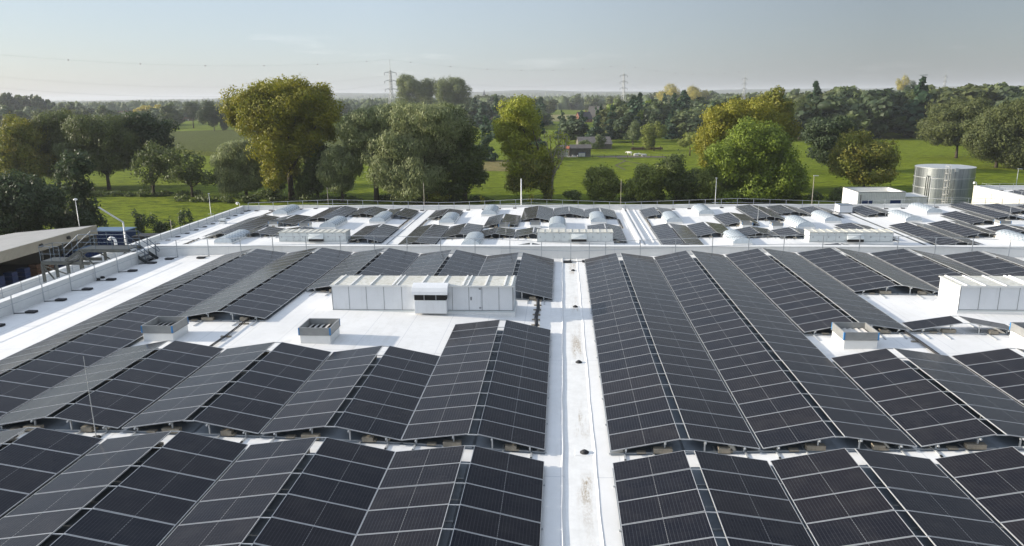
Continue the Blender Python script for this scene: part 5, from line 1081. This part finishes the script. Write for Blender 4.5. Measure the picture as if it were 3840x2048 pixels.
# ------------------------------------------------------------------ pylons and wires
P_ = [(-138.8, 604.0), (63.6, 788.0), (248.8, 1050.0), (470.0, 1330.0)]
P0 = (-138.8-215, 604-190)
M['pylon'] = plain('pylon_steel', (.30, .32, .34), .6, .3)
def pylon(label, x, y, H=54.5, rz=.75):
    t = thing('pylon', label, 'pylon', (x, y, G), rz, 'lattice pylons of the power line'); a = MB(); w0 = 3.6; zb = 28; th = .22
    def wd(z): return w0+(1.0-w0)*min(1, z/zb) if z < zb else 1.0-.75*(z-zb)/(H-zb)
    zs = [0, 6, 11.5, 16.5, 21, 25, 28, 31, 34, 37, 40, 43, 46]
    for za, zb_ in zip(zs, zs[1:]):
        wa, wb = wd(za), wd(zb_)
        C4a = [(-wa, -wa, za), (wa, -wa, za), (wa, wa, za), (-wa, wa, za)]; C4b = [(-wb, -wb, zb_), (wb, -wb, zb_), (wb, wb, zb_), (-wb, wb, zb_)]
        for k in range(4): a.bar(C4a[k], C4b[k], th); a.bar(C4a[k], C4b[(k+1) % 4], th*.5); a.bar(C4a[(k+1) % 4], C4b[k], th*.5); a.bar(C4b[k], C4b[(k+1) % 4], th*.5)
    a.bar((0, 0, 46), (0, 0, H), .22); a.build('lattice', M['pylon'], t)
    for z in (31, 37.5, 44):
        a = MB()
        for s in (-1, 1): a.bar((0, 0, z-.3), (s*3.2, 0, z+.6), .32); a.bar((s*3.2, 0, z+.6), (s*5.6, 0, z-.1), .32); a.bar((0, 0, z+1.6), (s*3.2, 0, z+.6), .18)
        a.build('crossarm', M['pylon'], t)
        for s in (-5.5, 5.5): a = MB(); a.tube([(s, 0, z-.1), (s, 0, z-1.8)], .14, 6); a.build('insulator', M['rubber'], t)
pylon('nearest and tallest lattice pylon, left of the tall poplars', *P_[0]); pylon('second pylon, standing on the middle skyline above the wood', *P_[1]); pylon('third pylon, above the rusty-gold tree', *P_[2]); pylon('fourth pylon, fainter and far right', 530, 1085)
def wire(label, pa, pb, za, zb_, sag, off, r, balls=0):
    d = Vector((pb[0]-pa[0], pb[1]-pa[1], 0)); L_ = d.length; n = d.normalized(); side = Vector((n.y, -n.x, 0))*off
    t = thing('power_line', label, 'wire', (pa[0], pa[1], G)); pts = []
    for k in range(25): f = k/24; p = d*f+side; pts.append(Vector((p.x, p.y, za+(zb_-za)*f-4*sag*f*(1-f))))
    a = MB(); a.tube(pts, r, 5, cap=False); a.build('cable', M['pylon'], t)
    for k in range(balls):
        f = (k+.5)/balls; p = d*f; a = MB(); a.ball((p.x, p.y, za+(zb_-za)*f-4*sag*f*(1-f)), .36); a.build('marker_ball', M['orange'], t, True)
spans = [(P0, P_[0], 'left of the nearest pylon'), (P_[0], P_[1], 'between the first and second pylons'), (P_[1], P_[2], 'between the second and third pylons')]
for i, (pa, pb, nm) in enumerate(spans):
    wire('topmost earth wire with dark marker balls, '+nm, pa, pb, 54.5, 54.5, 7, 0, .03, 7)
    for z, zn_ in ((42.2, 'upper'), (35.7, 'middle'), (29.2, 'lower')):
        for s, sn in ((-5.5, 'farther'), (5.5, 'nearer')): wire('%s power wire on the %s arm ends, %s' % (zn_, sn, nm), pa, pb, z, z, 9, s, .018)

# ------------------------------------------------------------------ aerial haze
a = MB(); a.box(-10500, 9500, -2500, 9400, G-1, 60)
hz = bpy.data.materials.new('haze_air'); hz.use_nodes = True; tn = hz.node_tree; tn.nodes.clear(); out = tn.nodes.new('ShaderNodeOutputMaterial'); pvn = tn.nodes.new('ShaderNodeVolumePrincipled')
pvn.inputs['Density'].default_value = 1.1e-4; pvn.inputs['Color'].default_value = (.88, .93, 1.0, 1); pvn.inputs['Anisotropy'].default_value = .1
tn.links.new(pvn.outputs[0], out.inputs['Volume'])
if HAZE: o = a.build('haze', hz); o['kind'] = 'stuff'; o['label'] = 'pale blue haze in the far distance'; o['category'] = 'haze'

# ------------------------------------------------------------------ lift everything so that the meadow is z = 0
for o in list(sc.objects):
    if o.parent is None and o.type != 'LIGHT': o.location.z += Z0
labs = {}
for o in sc.objects:
    if o.get('label') and o.parent is None: labs.setdefault(o['label'], []).append(o)
for k, v in labs.items():
    if len(v) > 1 and not v[0].get('group'): print('DUP', k, len(v))
